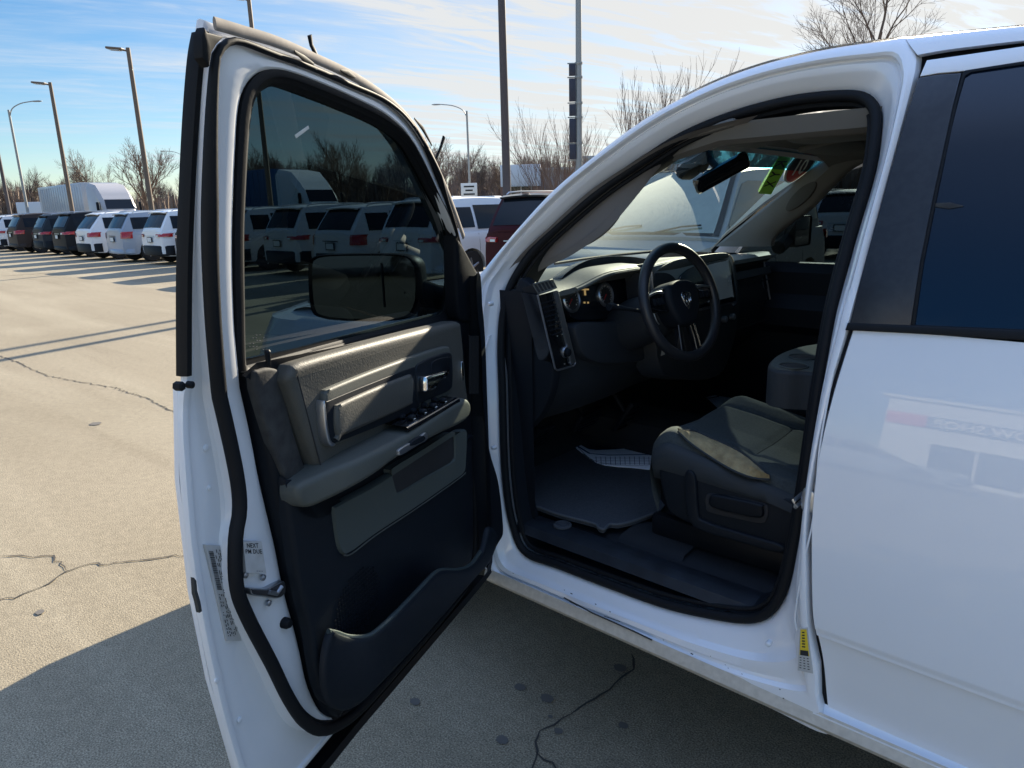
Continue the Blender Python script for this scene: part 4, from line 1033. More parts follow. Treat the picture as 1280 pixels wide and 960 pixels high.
# cushion: grid surface across the seat
def cush(u, v):      # u 0 front .. 1 back, v 0 left .. 1 right
    x = 1.035-.62*u
    top = .952-.115*u+.10*max(0, u-.75)**2-.035*max(0, (.09-u)/.09)**2 
    side = abs(2*v-1)
    bol = .012*math.exp(-((side-.82)/.16)**2)
    z = top+bol-.015*(1-side)
    if side > .95: z -= .03*((side-.95)/.05)**2
    for sv in (.22, .78): z -= .010*math.exp(-((v-sv-.03*sin(3*u))/.012)**2)
    if .22 < v < .78: z -= .003*(1-cos(2*pi*min(1, abs(u-.5)*5)))*.3
    z += .0022*sin(23*u+4*v)*sin(9*v)*(1 if .1 < v < .9 else 0)
    z -= .008*math.exp(-((u-.42)/.02)**2)*(1 if .2 < v < .8 else 0)
    y = -.245-.52*v
    if u < .06: x += 0
    return V((x-.02*(2*v-1)**4*(1-u), y, z))
nu, nv = 46, 56
mb = MB(); rows = []
for i in range(nu+1):
    rows.append([cush(i/nu, j/nv) for j in range(nv+1)])
front = [[V((rows[0][j].x+dx, rows[0][j].y, rows[0][j].z+dz)) for j in range(nv+1)] for dx, dz in ((-.01, -.20), (.012, -.14), (.022, -.07), (.014, -.022))]
mb.loft(front+rows, closed=False)
seat = mb.build('driver_seat', M['fabric'], CAB, 180)
# side bolster face of the cushion
mb = MB()
bs = []
for i in range(nu+1):
    p = rows[i][0]; bs.append([V((p.x, p.y+d, z)) for d, z in ((-.006, p.z+.006), (.010, p.z+.001), (.020, p.z-.012), (.024, p.z-.035), (.022, p.z*.4+.80*.6), (.010, .805), (-.01, .798))])
fr_ = bs[0]; bs = [[V((q.x+.014, q.y-.02, q.z)) for q in fr_]]+bs
mb.loft(bs, closed=False); mb.build('seat_bolster', M['fabric2'], seat, 60)
mb = MB()
for sv in (.22, .78): mb.tube([cush(i/30, sv+.03*sin(3*i/30))+V((0, 0, .0015)) for i in range(2, 29)], .0022, 5)
mb.tube([cush(.42, .22+.56*i/16)+V((0, 0, .0012)) for i in range(17)], .002, 5)
build_each(mb, 'seat_seam', M['carpet'], seat)
# torn seam with foam showing (its own raised shape along the left bolster)
def top_pt(px, py):
    r = ray(px, py)
    p = CAM.copy(); t = .6
    while t < 4:
        p = CAM + r*t
        u = (1.035-p.x)/.62; v = (-.245-p.y)/.52
        if 0 <= u <= 1 and -.04 <= v <= 1:
            if p.z <= cush(u, max(0, v)).z + (.004 if v < .02 else 0): return p
        t += .002
    return on_plane(px, py, V((0, 0, 1)), .98)
mb = MB()
T1 = [(849,543),(868,543),(890,552),(915,563),(935,575),(950,588),(963,601)]; T2 = [(849,543),(862,556),(880,569),(900,582),(920,593),(942,601),(963,603)]
t1 = [top_pt(*p)+V((0, .004, .011)) for p in catmull(T1, False, 4)]; t2 = [top_pt(*p)+V((0, .006, .010)) for p in catmull(T2, False, 4)]
mid = [(a+b)/2+V((0, .006, .012)) for a, b in zip(t1, t2)]
mb.loft([t1, mid, t2], closed=False)
mb.build('torn_foam', M['foam'], seat, 60)
mb = MB(); mb.tube(t1, .004, 6); mb.tube(t2, .0035, 6); mb.build('torn_edge', M['fabric2'], seat)
# backrest
mb = MB(); rr_ = []
for i in range(20):
    z = .96+.64*i/19; x = .45-.24*i/19
    rr_.append([V((x+dx+.04*abs(2*v-1)**3, -.25-.50*v, z)) for v, dx in ((0, -.09), (0, -.03), (.06, .02), (.2, .015), (.35, 0), (.5, 0), (.65, 0), (.8, .015), (.94, .02), (1, -.03), (1, -.09))])
mb.loft(rr_, closed=False, ); mb.box((.16, -.5, 1.28), (.10, .46, .64), Matrix.Rotation(radians(-20), 3, 'Y'), bev=.03)
mb.build('seat_back', M['fabric'], seat, 60)
mb = MB(); mb.box((.14, -.5, 1.70), (.09, .26, .18), Matrix.Rotation(radians(-16), 3, 'Y'), bev=.035); mb.build('head_restraint', M['fabric'], seat)
# plastic side shield with recess and lever
SS = Frame((0, -.225, 0), (1, 0, 0), (0, 0, 1), (0, -1, 0))
shp = [(822,586),(832,586),(900,602),(978,622),(1020,634),(1030,660),(1010,700),(975,693),(935,680),(880,662),(850,650),(836,640),(830,625)]
mb = MB(); l = catmull(SS.loop(shp, 0), True, 4); mb.pad(SS, l, .06, .0, .010, steps=3); sh = mb.build('seat_side_shield', M['dark'], seat)
def sspad(name, m, px, w0, w1, bev, parent=sh, n=4):
    mb = MB(); l = catmull(SS.loop(px, w1), True, n); mb.pad(SS, l, w0, w1, bev, steps=3); return mb.build(name, m, parent)
sspad('shield_rib', M['dark'], [(856,592),(868,595),(872,640),(880,652),(930,668),(976,682),(974,692),(930,680),(876,664),(862,652),(856,630)], .0, -.012, .006)
sspad('lever_recess', M['ink'], [(882,622),(888,617),(920,622),(955,630),(960,638),(958,650),(950,654),(918,648),(886,640),(882,632)], .0, -.004, .002)
sspad('seat_lever', M['blackp'], [(886,622),(892,619),(920,624),(950,631),(953,636),(950,648),(918,643),(888,634)], .0, -.014, .007)
mb = MB(); p = SS.P(*SS.pix(880, 665, .0), .05); mb.box(p, (.03, .004, .004)); mb.build('seat_rail_glint', M['chrome'], seat)
mb = MB()
for y in (-.30, -.68): mb.box((.72, y, .63), (.66, .04, .07), bev=.01)
mb.box((.72, -.5, .72), (.5, .42, .14), bev=.03); mb.box((.985, -.50, .80), (.07, .46, .20), bev=.02)
mb.build('seat_base', M['blackp'], seat)
# centre armrest with cup holders
mb = MB(); 
AF = Frame((0, 0, 1.148), (1, 0, 0), (0, 1, 0), (0, 0, 1))
al = catmull(AF.loop([(960,456),(966,447),(985,438),(1010,432),(1050,430),(1060,470),(1010,465),(985,464),(966,461)], 0), True, 5)
mb.pad(AF, al, -.105, .0, .012, steps=4, back=True); arm2 = mb.build('centre_armrest', M['fabric2'], CAB)
mb = MB(); al2 = inset(al, .008); mb.pad(AF, al2, -.01, .004, .004); mb.build('armrest_top', M['insert'], arm2)
mb = MB()
for px, py in ((1003,446), (992,457)):
    c = AF.pix(px, py, .006); ring_ = [(c[0]+cos(2*pi*k/24)*.036, c[1]+sin(2*pi*k/24)*.036) for k in range(24)]
    mb.pad(AF, ring_, -.002, .0052, .0005)
mb.build('cup_holder', M['ink'], arm2)
mb = MB()
for px, py in ((1003,446), (992,457)):
    mb = MB(); c = AF.pix(px, py, .006); mb.tube([AF.P(c[0]+cos(2*pi*k/24)*.037, c[1]+sin(2*pi*k/24)*.037, .006) for k in range(24)], .0022, 6, closed=True); mb.build('cup_rim', M['insert'], arm2)
# passenger seat
mb = MB(); mb.box((.70, -1.48, .88), (.58, .52, .2), bev=.06); mb.box((.30, -1.48, 1.26), (.14, .50, .62), Matrix.Rotation(radians(-18), 3, 'Y'), bev=.05); mb.box((.20, -1.48, 1.68), (.10, .26, .18), bev=.04)
mb.build('passenger_seat', M['fabric2'], CAB)
mb = MB(); mb.box((.68, -1.0, .93), (.5, .34, .12), bev=.05); mb.build('centre_seat', M['fabric2'], CAB)

# ---------------- loose things lying in the cabin
def sheet(name, px, z, th, m, lab, cat, bev=.003, n=4, wavy=0):
    GFz = Frame((0, 0, z+th), (1, 0, 0), (0, 1, 0), (0, 0, 1))
    l = GFz.loop(px, 0); l = catmull(l, True, n) if n > 1 else l
    cx = sum(p[0] for p in l)/len(l); cy = sum(p[1] for p in l)/len(l)
    o = empty(name, (cx, cy, z), lab, cat) if False else None
    mb = MB(); mb.pad(GFz, l, -th, 0, bev)
    return mb, GFz, l
ZF = .60
mb, GZ, l = sheet('floor_mat', [(650,575),(660,556),(690,551),(712,551),(735,572),(755,580),(790,583),(822,584),(829,610),(828,634),(800,648),(775,655),(762,655),(755,661),(748,659),(742,654),(700,643),(675,634),(655,625)], ZF, .014, None, '', '', n=5)
fm = mb.build('floor_mat', M['matg'], None); tag(fm, 'dark grey carpet floor mat with piped edge, in the driver footwell', 'floor mat')
mb = MB(); mb.tube([GZ.P(a, b, -.001) for a, b in l], .0045, 8, closed=True); mb.build('mat_piping', mat('mat_edge', (.075, .082, .09), .8), fm)
mb, GZ, l = sheet('paper', [(711,551),(716,549),(735,561),(760,562),(826,561),(826,585),(790,584),(757,581),(737,573)], ZF+.014, .003, None, '', '', .001, 2)
pm = mb.build('paper_floor_mat', M['paper'], None); tag(pm, 'white paper floor mat with a dark border line, on the carpet mat under the pedals', 'paper mat')
mb = MB()
mb.tube([GZ.P(*GZ.pix(*p), .0006) for p in ((714,553),(737,567),(760,569),(826,568))], .0045, 4, flat=.12)
for i in range(14):
    x = 745+i*6; mb.tube([GZ.P(*GZ.pix(x, 571), .0006), GZ.P(*GZ.pix(x+.5, 581), .0006)], .0011, 4, flat=.3)
for y in (573, 576.5, 580): mb.tube([GZ.P(*GZ.pix(742, y-.5), .0006), GZ.P(*GZ.pix(826, y), .0006)], .0011, 4, flat=.3)
mb.build('paper_print', M['blueink'], pm)
mb = MB(); z2 = .605
G2 = Frame((0, 0, z2), (1, 0, 0), (0, 1, 0), (0, 0, 1))
l = G2.loop([(882,496),(893,494),(910,478),(918,477),(944,493),(930,510),(900,512)], 0); mb.pad(G2, l, -.003, 0, .001)
pm2 = mb.build('paper_floor_mat', M['paper'], None); tag(pm2, 'second paper floor mat, far one beyond the driver seat cushion', 'paper mat')
mb = MB(); mb.tube([G2.P(*G2.pix(*p), .001) for p in ((886,498),(897,496),(914,482),(938,497))], .006, 4, flat=.12); mb.build('paper_print', M['blueink'], pm2)
for o in (fm, pm, pm2):      # give each loose thing an origin of its own
    c = V((0, 0, 0)); 
    for v in o.data.vertices: c += v.co
    c /= len(o.data.vertices); c.z = min(v.co.z for v in o.data.vertices)
    for v in o.data.vertices: v.co -= c
    for ch in o.children:
        for v in ch.data.vertices: v.co -= c
    o.location = c
# ================================================================== VEHICLES AROUND
def suv(label, col, rear, head, L=4.6, W=1.85, H=1.69, cat='car', name='parked_car', group=None, lamp=(.0, 1.0), black_low=True, rails=True, roofcol=None, upright=.42, hatch_dark=False, plate=True, rough=.3, detail=True, belt=None, hood=True, lampshape='wide', body='suv', wsm=None):
    """rear = ground point under the middle of the tail, head = direction the nose points"""
    rear = V(rear); h = V(head).normalized(); lt = V((-h.y, h.x, 0))
    root = empty(name, rear, label, cat, group)
    def P(x, y, z):          # rounded tail and nose in plan and in profile
        q = min(1.2, abs(2*y/W))**3.5
        if x < .6: x += max(0, 1-max(x, 0)/.6)*(.13*q+.10*max(0, z-.80)+.10*max(0, .50-z))
        if x > L-.8: x -= max(0, 1-(L-min(x, L))/.8)*(.26*q+.12*max(0, z-.7))
        return rear + h*x + lt*y + V((0, 0, z))
    B = belt or .615*H; r = .36 if H < 1.8 else .40; xa, xb = .205*L, .80*L
    WB = .69*L; RS = .53*L           # windshield foot, roof front
    rb = upright
    def zt(x):
        if x < WB: return B
        t = (x-WB)/(L-WB); return B - .03 - .10*t - .28*max(0, (t-.78)/.22)**2
    def zl(x):
        z = .28 if x > .12 else .36
        for c in (xa, xb):
            if abs(x-c) < r+.05: z = max(z, sqrt((r+.05)**2-(x-c)**2)+r-.01)
        return z
    def hw(x, z):
        e = min(x, L-x); f = 1-.17*max(0, 1-e/.45)**2.2
        v = (z-.65)/.5
        return W/2*f*(1-.035*v*v-.06*max(0, (z-B+.12)/.2)**2)
    xs = sorted(set([0, .02, .05, .1, .16, .24, .34, .46]+[L-q for q in (0, .03, .08, .15, .25, .4)]+[c+dx*(r+.05) for c in (xa, xb) for dx in (-1, -.97, -.87, -.7, -.5, -.25, 0, .25, .5, .7, .87, .97, 1)]+[L*.4, L*.5, L*.6]))
    rings = []
    for x in xs:
        zz, z0 = zt(x), zl(x); rg = []
        for s in (1, -1):
            seq = [P(x, s*hw(x, z0)*.6, z0)]+[P(x, s*hw(x, z0+(zz-z0)*k/6), z0+(zz-z0)*k/6) for k in range(7)]+[P(x, s*hw(x, zz)*.7, zz+.02)]
            rg += seq if s == 1 else seq[::-1]
        rings.append(rg)
    pm = paint(name, col, rough) if not isinstance(col, bpy.types.Material) else col
    mb = MB(); mb.loft(rings, cap0=True, cap1=True)
    # greenhouse
    def zr(x):
        if x < rb: return B + (H-.04-B)*min(1, max(0, (x-.03)/(rb-.03)))**.8
        if x > RS: return H-.03 - (H-.03-B+.02)*max(0, (x-RS)/(WB+.08-RS))**1.15
        t = (x-rb)/(RS-rb); return H-.04+.05*max(0, sin(pi*t))**.8
    wb_, wr_ = .93, .72
    def gw(x, z):
        f = 1-.15*max(0, 1-x/.8)**2
        return W/2*f*(wb_-(wb_-wr_)*max(0, (z-B)/(H-B))**1.25)
    gxs = sorted([.03, .06, .10, .15, .2, rb*.8, rb, rb+.04, rb+.15]+[RS*(.3+.1*i) for i in range(7)]+[RS, RS+.05]+[RS+(WB+.08-RS)*t for t in (.25, .5, .75, 1)])
    gr = []
    for x in gxs:
        z1 = max(zr(x), B-.01); rg = []
        for s in (1, -1):
            seq = [P(x, s*gw(x, B)*1.0, B-.03)]+[P(x, s*gw(x, B+(z1-B)*k/5), B+(z1-B)*k/5) for k in range(6)]+[P(x, s*gw(x, z1)*.93, z1+.018), P(x, s*gw(x, z1)*.5, z1+.035)]
            rg += seq if s == 1 else seq[::-1]
        gr.append(rg)
    mb.loft(gr, cap0=True, cap1=True)
    body = mb.build('body', pm, root, 38)
    # windows as panes lying on the greenhouse surface
    def sidepatch(x0, x1, v0=.10, v1=.86, nm='side_window'):
        for s in (1, -1):
            m_ = MB(); rr = []
            for i in range(7):
                x = x0+(x1-x0)*i/6; cz = []
                for k in range(4):
                    v = v0+(v1-v0)*k/3; z = B+(H-.04-B)*v
                    zz = min(z, B+(zr(x)-B)*.90)
                    cz.append(P(x, s*(gw(x, zz)+.008), zz))
                rr.append(cz)
            m_.loft(rr, closed=False); m_.build(nm, M['carglass'], root, 60)
    sidepatch(rb*.95, .245*L, .16, .80); sidepatch(.26*L, .43*L); sidepatch(.445*L, WB-.12)
    def endpatch(xf0, xf1, nm, yf=.90, up=.0, mt=None):
        m_ = MB(); rr = []
        for i in range(7):
            x = xf0+(xf1-xf0)*i/6; z = zr(x)
            nrm = V((-(zr(x+.01)-zr(x-.01)), 0, .02)).normalized()
            rr.append([P(x+nrm.x*.012, y*gw(x, z), z+.018+.017*(1-abs(y)) + nrm.z*.012) for y in (-yf, -yf*.5, 0, yf*.5, yf)])
        m_.loft(rr, closed=False); return m_.build(nm, mt or M['carglass'], root, 60)
    rw_ = endpatch(.075, rb-.05, 'rear_window', .86)
    endpatch(RS+.02, WB+.055, 'windshield_frame', .95, mt=M['ink'])
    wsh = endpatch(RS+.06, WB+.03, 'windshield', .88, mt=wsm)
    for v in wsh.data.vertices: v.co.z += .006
    for s_ in (.1, -.6):
        m_ = MB(); m_.tube([P(WB+.05, W/2*s_, zr(WB+.05)+.05), P(WB+.01, W/2*(s_+.35), zr(WB-.0)+.075), P(WB-.02, W/2*(s_+.55), zr(WB-.02)+.07)], .010, 5); m_.build('wiper', M['ink'], root)
    if not detail: lows = .0
    # lower cladding, bumper, spoiler
    m_ = MB(); cl = []
    zb0, zb1 = .32, (.62 if black_low else .46)
    for y, dx in ((-1, .30), (-1, .16), (-.93, .05), (-.7, -.02), (0, -.05), (.7, -.02), (.93, .05), (1, .16), (1, .30)):
        yy = y*(W/2*.95 if abs(y) < 1 else W/2+.004)
        cl.append([P(dx+.10, yy*.9, zb0-.03), P(dx, yy, zb0), P(dx, yy, zb1-.03), P(dx+.03, yy*.99, zb1), P(dx+.14, yy*.93, zb1+.004)])
    m_.loft(cl, closed=False); m_.build('rear_bumper', M['blackp'] if black_low else pm, root, 50)
    m_ = MB(); fb = []
    for y, dx in ((-1, -.30), (-.95, -.10), (-.7, .01), (0, .05), (.7, .01), (.95, -.10), (1, -.30)):
        yy = y*W/2*.97; fb.append([P(L+dx-.1, yy*.9, .28), P(L+dx, yy, .30), P(L+dx, yy, .55), P(L+dx-.1, yy*.95, .58)])
    m_.loft(fb, closed=False); m_.build('front_bumper', pm if not black_low else M['blackp'], root, 50)
    if hood:
        m_ = MB()
        for s in (1, -1): m_.loft([[P(L-.02-.22*t, s*(W/2*(.55+.33*t)), z) for t in (0, .5, 1)] for z in (.70, .84)], closed=False)
        m_.build('headlight', M['lamp_clear'], root)
        m_ = MB(); m_.loft([[P(L+.006, y, z) for y in (-.5, 0, .5)] for z in (.56, .80)], closed=False); m_.build('grille', M['ink'], root)
    if hatch_dark is not None:
        m_ = MB(); m_.loft([[P(rb-.02, y*gw(rb, H-.04)*.95, H-.02+.03*(1-y*y)) for y in (-1, -.5, 0, .5, 1)], [P(rb-.16, y*gw(rb, H-.04)*.95, H-.055+.03*(1-y*y)) for y in (-1, -.5, 0, .5, 1)], [P(rb-.14, y*gw(rb, H-.04)*.92, H-.085+.03*(1-y*y)) for y in (-1, -.5, 0, .5, 1)], [P(rb-.0, y*gw(rb, H-.04)*.92, H-.07+.0*(1-y*y)) for y in (-1, -.5, 0, .5, 1)]], closed=False)
        m_.build('roof_spoiler', M['gloss'] if hatch_dark else pm, root, 40)
    for s in (1, -1):
        m_ = MB(); z0, z1 = B-.20, B-.04
        yi, ye = (.50, .90) if lampshape == 'wide' else (.66, .90)
        if lampshape == 'tall': z0, z1, yi = B-.26, B+.02, .76
        if lampshape == 'corner': z0, z1, yi = B-.24, B-.02, .62
        pts = [(-.018, s*W/2*yi), (-.022, s*W/2*(yi+ye)/2), (-.006, s*W/2*.84), (.07, s*W/2*.925), (.16, s*W/2*.972), (.30, s*(W/2*.985))]
        m_.loft([[P(x+(.05 if z > z1-.02 else 0), y, z) for x, y in pts] for z in (z0+.05, z0+.06, z1-.04, z1)], closed=False)
        m_.loft([[P(x+.03, y*.97, z) for x, y in pts] for z in (z0+.05, z1)], closed=False)
        tl_ = m_.build('tail_light', M['lamp_red'], root, 40)
        if lampshape == 'wide':
            m_ = MB(); m_.loft([[P(-.026, s*W/2*yy, z) for yy in (.52, .66)] for z in (z0+.06, z0+.10)], closed=False); m_.build('reverse_lens', M['lamp_clear'], tl_, 0)
    if plate:
        m_ = MB(); m_.box(P(-.006, 0, B-.24), (.012, .34, .17) if abs(h.x) > .7 else (.34, .012, .17)); m_.build('plate_recess', M['ink'], root)
        m_ = MB(); m_.box(P(-.013, 0, B-.24), (.006, .28, .13) if abs(h.x) > .7 else (.28, .006, .13)); m_.build('number_plate', M['whitev'], root)
    m_ = MB(); m_.loft([[P(-.004, y, z) for y in (-.30, 0, .30)] for z in (B-.135, B-.115)], closed=False); m_.build('hatch_trim', M['satin'] if lampshape != 'tall' else M['ink'], root)
    if W > 1.86 or upright > .5:
        m_ = MB(); m_.loft([[P(.0, y, z) for y in (-.6, 0, .6)] for z in (.36, .42)], closed=False); m_.build('skid_strip', M['satin'], root)
    if rails:
        for s in (1, -1):
            m_ = MB(); m_.tube([P(x, s*W/2*.70, zr(x)+(.02 if k in (0, 5) else .055)) for k, x in enumerate([rb+.12, rb+.2, rb+.5, RS-.5, RS-.15, RS-.05])], .015, 6); m_.build('roof_rail', M['satin'], root)
    m_ = MB(); m_.tube([P(.10, .0, B+.06), P(.13, -.35, B+.14)], .008, 5); m_.build('rear_wiper', M['ink'], root)
    for s in (1, -1):
        m_ = MB(); m_.box(P(WB-.22, s*(W/2+.08), B+.09), (.12, .18, .13), bev=.03); m_.build('side_mirror', pm, root)
    for x in (xa, xb):
        for s in (1, -1): wheel('wheel', P(x, s*(W/2-.12), r), (lt.x*s, lt.y*s, 0), r, .22, root)
    # door shut lines and handles
    m_ = MB()
    for x in (.255*L, .437*L, WB-.06):
        for s in (1, -1): m_.tube([P(x, s*(hw(x, z)+.001), z) for z in (.42, .7, .9, B-.02)], .004, 4)
    m_.build('shut_line', M['ink'], root)
    return root

G_ROW = 'cars parked in the long row across the lot'
row = [ # x centre on the row line, colour, options, label
 (8.45, (.040,.006,.010), dict(L=4.8, W=1.94, H=1.78, lampshape='wide', hatch_dark=True, black_low=False, upright=.42), 'dark red suv with black roof spoiler, just left of the truck windshield pillar'),
 (11.4, (.72,.73,.74), dict(L=5.0, W=1.95, H=1.74, black_low=False, rails=False), 'white suv beside the dark red one, tinted side windows facing us'),
 (14.1, (.62,.63,.64), dict(H=1.66, lampshape='tall', upright=.5), 'white crossover with square dark badge, seen through the door window above the mirror'),
 (16.55, (.60,.61,.61), dict(H=1.70), 'white crossover with wide tail lamps, seen through the middle of the door window'),
 (19.3, (.66,.66,.66), dict(H=1.67, lampshape='corner', upright=.6, hatch_dark=True), 'white crossover at the left side of the door window'),
 (21.9, (.018,.022,.03), dict(H=1.66, L=4.5), 'black hatchback half hidden by the left edge of the open door'),
 (24.4, (.76,.77,.78), dict(H=1.70, W=1.84), 'white compact suv nearest the left edge of the open door'),
 (27.1, (.30,.35,.42), dict(H=1.68, black_low=False, lampshape='tall'), 'silver blue compact suv between two white ones'),
 (29.9, (.74,.74,.75), dict(H=1.70, lampshape='corner', upright=.6), 'white crossover with bright red wide tail lamps, right of the black suv'),
 (33.0, (.012,.014,.018), dict(H=1.74, W=1.9, black_low=False), 'black suv with chrome strip and wide tail lamps, left of a white crossover'),
 (36.3, (.028,.036,.045), dict(H=1.70), 'dark slate suv immediately left of the black one'),
 (39.7, (.045,.035,.032), dict(H=1.76, W=1.9, lampshape='corner', black_low=False, hatch_dark=True), 'dark brown suv with bright red tail lamps in the left row'),
 (43.3, (.70,.71,.72), dict(H=1.72), 'white suv with thin red tail lamps left of the dark brown suv'),
 (47.0, (.55,.56,.57), dict(H=1.66), 'pale grey suv far down the left row'),
 (50.8, (.74,.74,.75), dict(H=1.72), 'white suv at the far left end of the row'),
 (54.6, (.03,.03,.035), dict(H=1.75), 'black suv farthest down the left row, at the picture edge'),
]
rnd = random.Random(11)
for x, c, kw, lab in row:
    suv(lab, c, (x, -8.0+rnd.uniform(-.15, .15), 0), (rnd.uniform(-.02, .02), -1, 0), group=G_ROW, **kw)
for x, c, kw, lab in [(31.5, (.05,.06,.08), dict(H=1.5, rails=False), 'dark sedan behind the row of parked cars, at the far left'), (38.0, (.03,.035,.05), dict(H=1.5, rails=False), 'second dark sedan behind the left row, beside the light pole'), (22.0, (.35,.42,.52), dict(H=1.52, rails=False), 'pale blue car behind the row beneath the brown light pole'), (26.5, (.5,.52,.55), dict(H=1.45, rails=False), 'light grey sedan behind the row at the left'),
     (12.5, (.70,.71,.72), dict(H=1.75, rails=False), 'white suv in the second row behind the dark red suv'), (9.4, (.10,.14,.22), dict(H=1.72), 'dark blue suv in the second row behind the dark red suv'), (15.6, (.66,.67,.67), dict(H=1.8, rails=False), 'white van like suv in the second row behind the thin lamp post'), (18.8, (.05,.06,.07), dict(H=1.7), 'dark suv in the second row seen through the door window'), (6.0, (.6,.61,.62), dict(H=1.7), 'silver suv in the second row hidden partly by the windshield pillar')]:
    suv(lab, c, (x, -17.5, 0), (0, -1, 0), group='cars parked in the second row', **kw)
# far white vans and pickups beyond
def van(label, c, col=(.70, .71, .72), yaw=0.0, L=5.6, Hh=2.3, group='white vans far beyond the lot'):
    root = empty('parked_van', c, label, 'van', group); c = V(c)
    R = Matrix.Rotation(yaw, 3, 'Z')
    def P(x, y, z): return c + R @ V((x, y, z))
    mb = MB(); rg = []
    for x, zt_, w in ((-L/2, Hh-.06, .92), (-L/2+.1, Hh, .97), (L*.10, Hh, .97), (L*.20, Hh-.08, .95), (L*.30, 1.35, .95), (L*.44, 1.12, .92), (L*.5, .8, .86)):
        rg.append([P(x, -w, .4), P(x, -w, 1.0), P(x, -w*.95, min(zt_, 1.4)), P(x, -w*.86, zt_), P(x, w*.86, zt_), P(x, w*.95, min(zt_, 1.4)), P(x, w, 1.0), P(x, w, .4)])
    mb.loft(rg, cap0=True, cap1=True); mb.build('body', paint('van', col), root)
    mb = MB()
    for s in (1, -1):
        for x0, x1 in ((-L*.42, -L*.22), (-L*.19, .0), (.05, L*.19)): mb.loft([[P(x, s*(.945-.12*(z-1.4)), z) for x in (x0, x1)] for z in (1.25, min(Hh-.35, 1.85))], closed=False)
    mb.loft([[P(L*.215+.0, y, min(Hh-.2, 2.0)) for y in (-.74, .74)], [P(L*.305, y, 1.36) for y in (-.82, .82)]], closed=False)
    mb.build('window', M['carglass'], root)
    for x in (-L*.3, L*.33):
        for s in (1, -1): wheel('wheel', P(x, s*.86, .36), R @ V((0, s, 0)), .36, .24, root, 4)
vans = [(567, 52), (583, 60), (604, 56), (640, 58), (662, 50), (530, 55), (505, 62), (478, 60), (450, 66), (600, 70)]
for i, (px, d) in enumerate(vans):
    lab = ['white van left of the thin lamp post sign', 'white van behind the small white sign', 'white van between sign and dark pole', 'white van right of the dark pole', 'white van in front of the brick building', 'white van seen through the upper right door glass', 'white van behind the parked crossovers in the door glass', 'white van beside the cab of the second lorry in the door glass', 'white van at the lorry nose in the door glass', 'white van farthest behind the lamp post'][i]
    p = away(px, d); van(lab, p, (.66+.01*(i % 4), .68, .69), yaw=(2.2, .4, 2.6, 1.2)[i % 4], Hh=(2.0, 2.3, 1.9, 2.1)[i % 4])
p = away(75, 62); van('white pickup style van parked in front of the lorry trailer at the left', p, yaw=-2.2, Hh=1.9)

# lorries
def lorry(label, nose, d, trailer_col, cab_col, TL=13.5, group='lorries parked beyond the rows', gap=.9):
    nose = V(nose); h = V(d).normalized(); lt = V((-h.y, h.x, 0))
    root = empty('semi_truck', nose, label, 'semi truck', group)
    R = Matrix((h, lt, V((0, 0, 1)))).transposed()
    def P(x, y, z): return nose + h*x + lt*y + V((0, 0, z))
    cm = paint('lorry', cab_col, .35)
    mb = MB(); rg = []
    for x, z0, z1, w in ((0, .5, 1.45, .85), (-.15, .45, 1.65, .98), (-1.6, .5, 1.95, 1.08), (-1.75, .5, 2.0, 1.10)):
        rg.append([P(x, -w, z0), P(x, -w, z1-.2), P(x, -w*.8, z1), P(x, w*.8, z1), P(x, w, z1-.2), P(x, w, z0)])
    mb.loft(rg, cap0=True, cap1=True)
    rg = []
    for x, z1, w in ((-1.7, 1.98, 1.12), (-2.15, 2.75, 1.15), (-2.3, 2.85, 1.16), (-2.5, 3.1, 1.18), (-3.3, 3.75, 1.2), (-4.6, 3.95, 1.22)):
        rg.append([P(x, -w, .7), P(x, -w, z1-.35), P(x, -w*.8, z1), P(x, w*.8, z1), P(x, w, z1-.35), P(x, w, .7)])
    mb.loft(rg, cap0=True, cap1=True); mb.build('cab', cm, root)
    mb = MB(); mb.loft([[P(-1.74, y, 2.06) for y in (-.95, 0, .95)], [P(-2.10, y, 2.72) for y in (-.9, 0, .9)]], closed=False); mb.build('windshield', M['carglass'], root)
    mb = MB()
    for s in (1, -1): mb.loft([[P(x, s*1.165, z) for x in (-2.2, -3.0)] for z in (1.95, 2.55)], closed=False)
    mb.build('side_window', M['carglass'], root)
    mb = MB(); mb.loft([[P(.02, y, z) for y in (-.5, .5)] for z in (.7, 1.35)], closed=False); mb.build('grille', M['ink'], root)
    mb = MB(); mb.box(P(-.05, 0, .5), (.35, 2.3, .45), R, bev=.08); mb.build('front_bumper', cm, root)
    mb = MB()
    for s in (1, -1): mb.box(P(-.15, s*.88, 1.12), (.25, .32, .28), R, bev=.05)
    mb.build('headlight', M['lamp_clear'], root)
    for s in (1, -1):
        mb = MB(); mb.box(P(-1.95, s*1.42, 2.2), (.14, .18, .7), R, bev=.04); mb.build('side_mirror', M['blackp'], root)
    x0 = -4.6-gap
    mb = MB(); mb.box(P(x0-TL/2, 0, 2.65), (TL, 2.55, 2.75), R, bev=.03)
    n = int(TL/.6)
    for i in range(n):
        for s in (1, -1): mb.box(P(x0-.3-i*.6, s*1.285, 2.65), (.05, .03, 2.5), R)
    mb.build('trailer', paint('trailer', trailer_col, .45), root)
    mb = MB(); mb.box(P(x0-TL/2, 0, 1.08), (TL-1, .9, .3), R); mb.box(P(-3.4, 0, .8), (4.5, .9, .3), R); mb.build('chassis', M['blackp'], root)
    for x in (-1.1, -4.4, -5.7, x0-TL+1.3, x0-TL+2.6):
        for s in (1, -1): wheel('wheel', P(x, s*1.05, .5), lt*s, .5, .3, root)
    return root
nz = away(163, 58); tail = away(74, 74); lorry('white lorry with long pale trailer behind the row at the left', nz, nz-tail, (.42,.44,.46), (.40,.38,.37), 11.2)
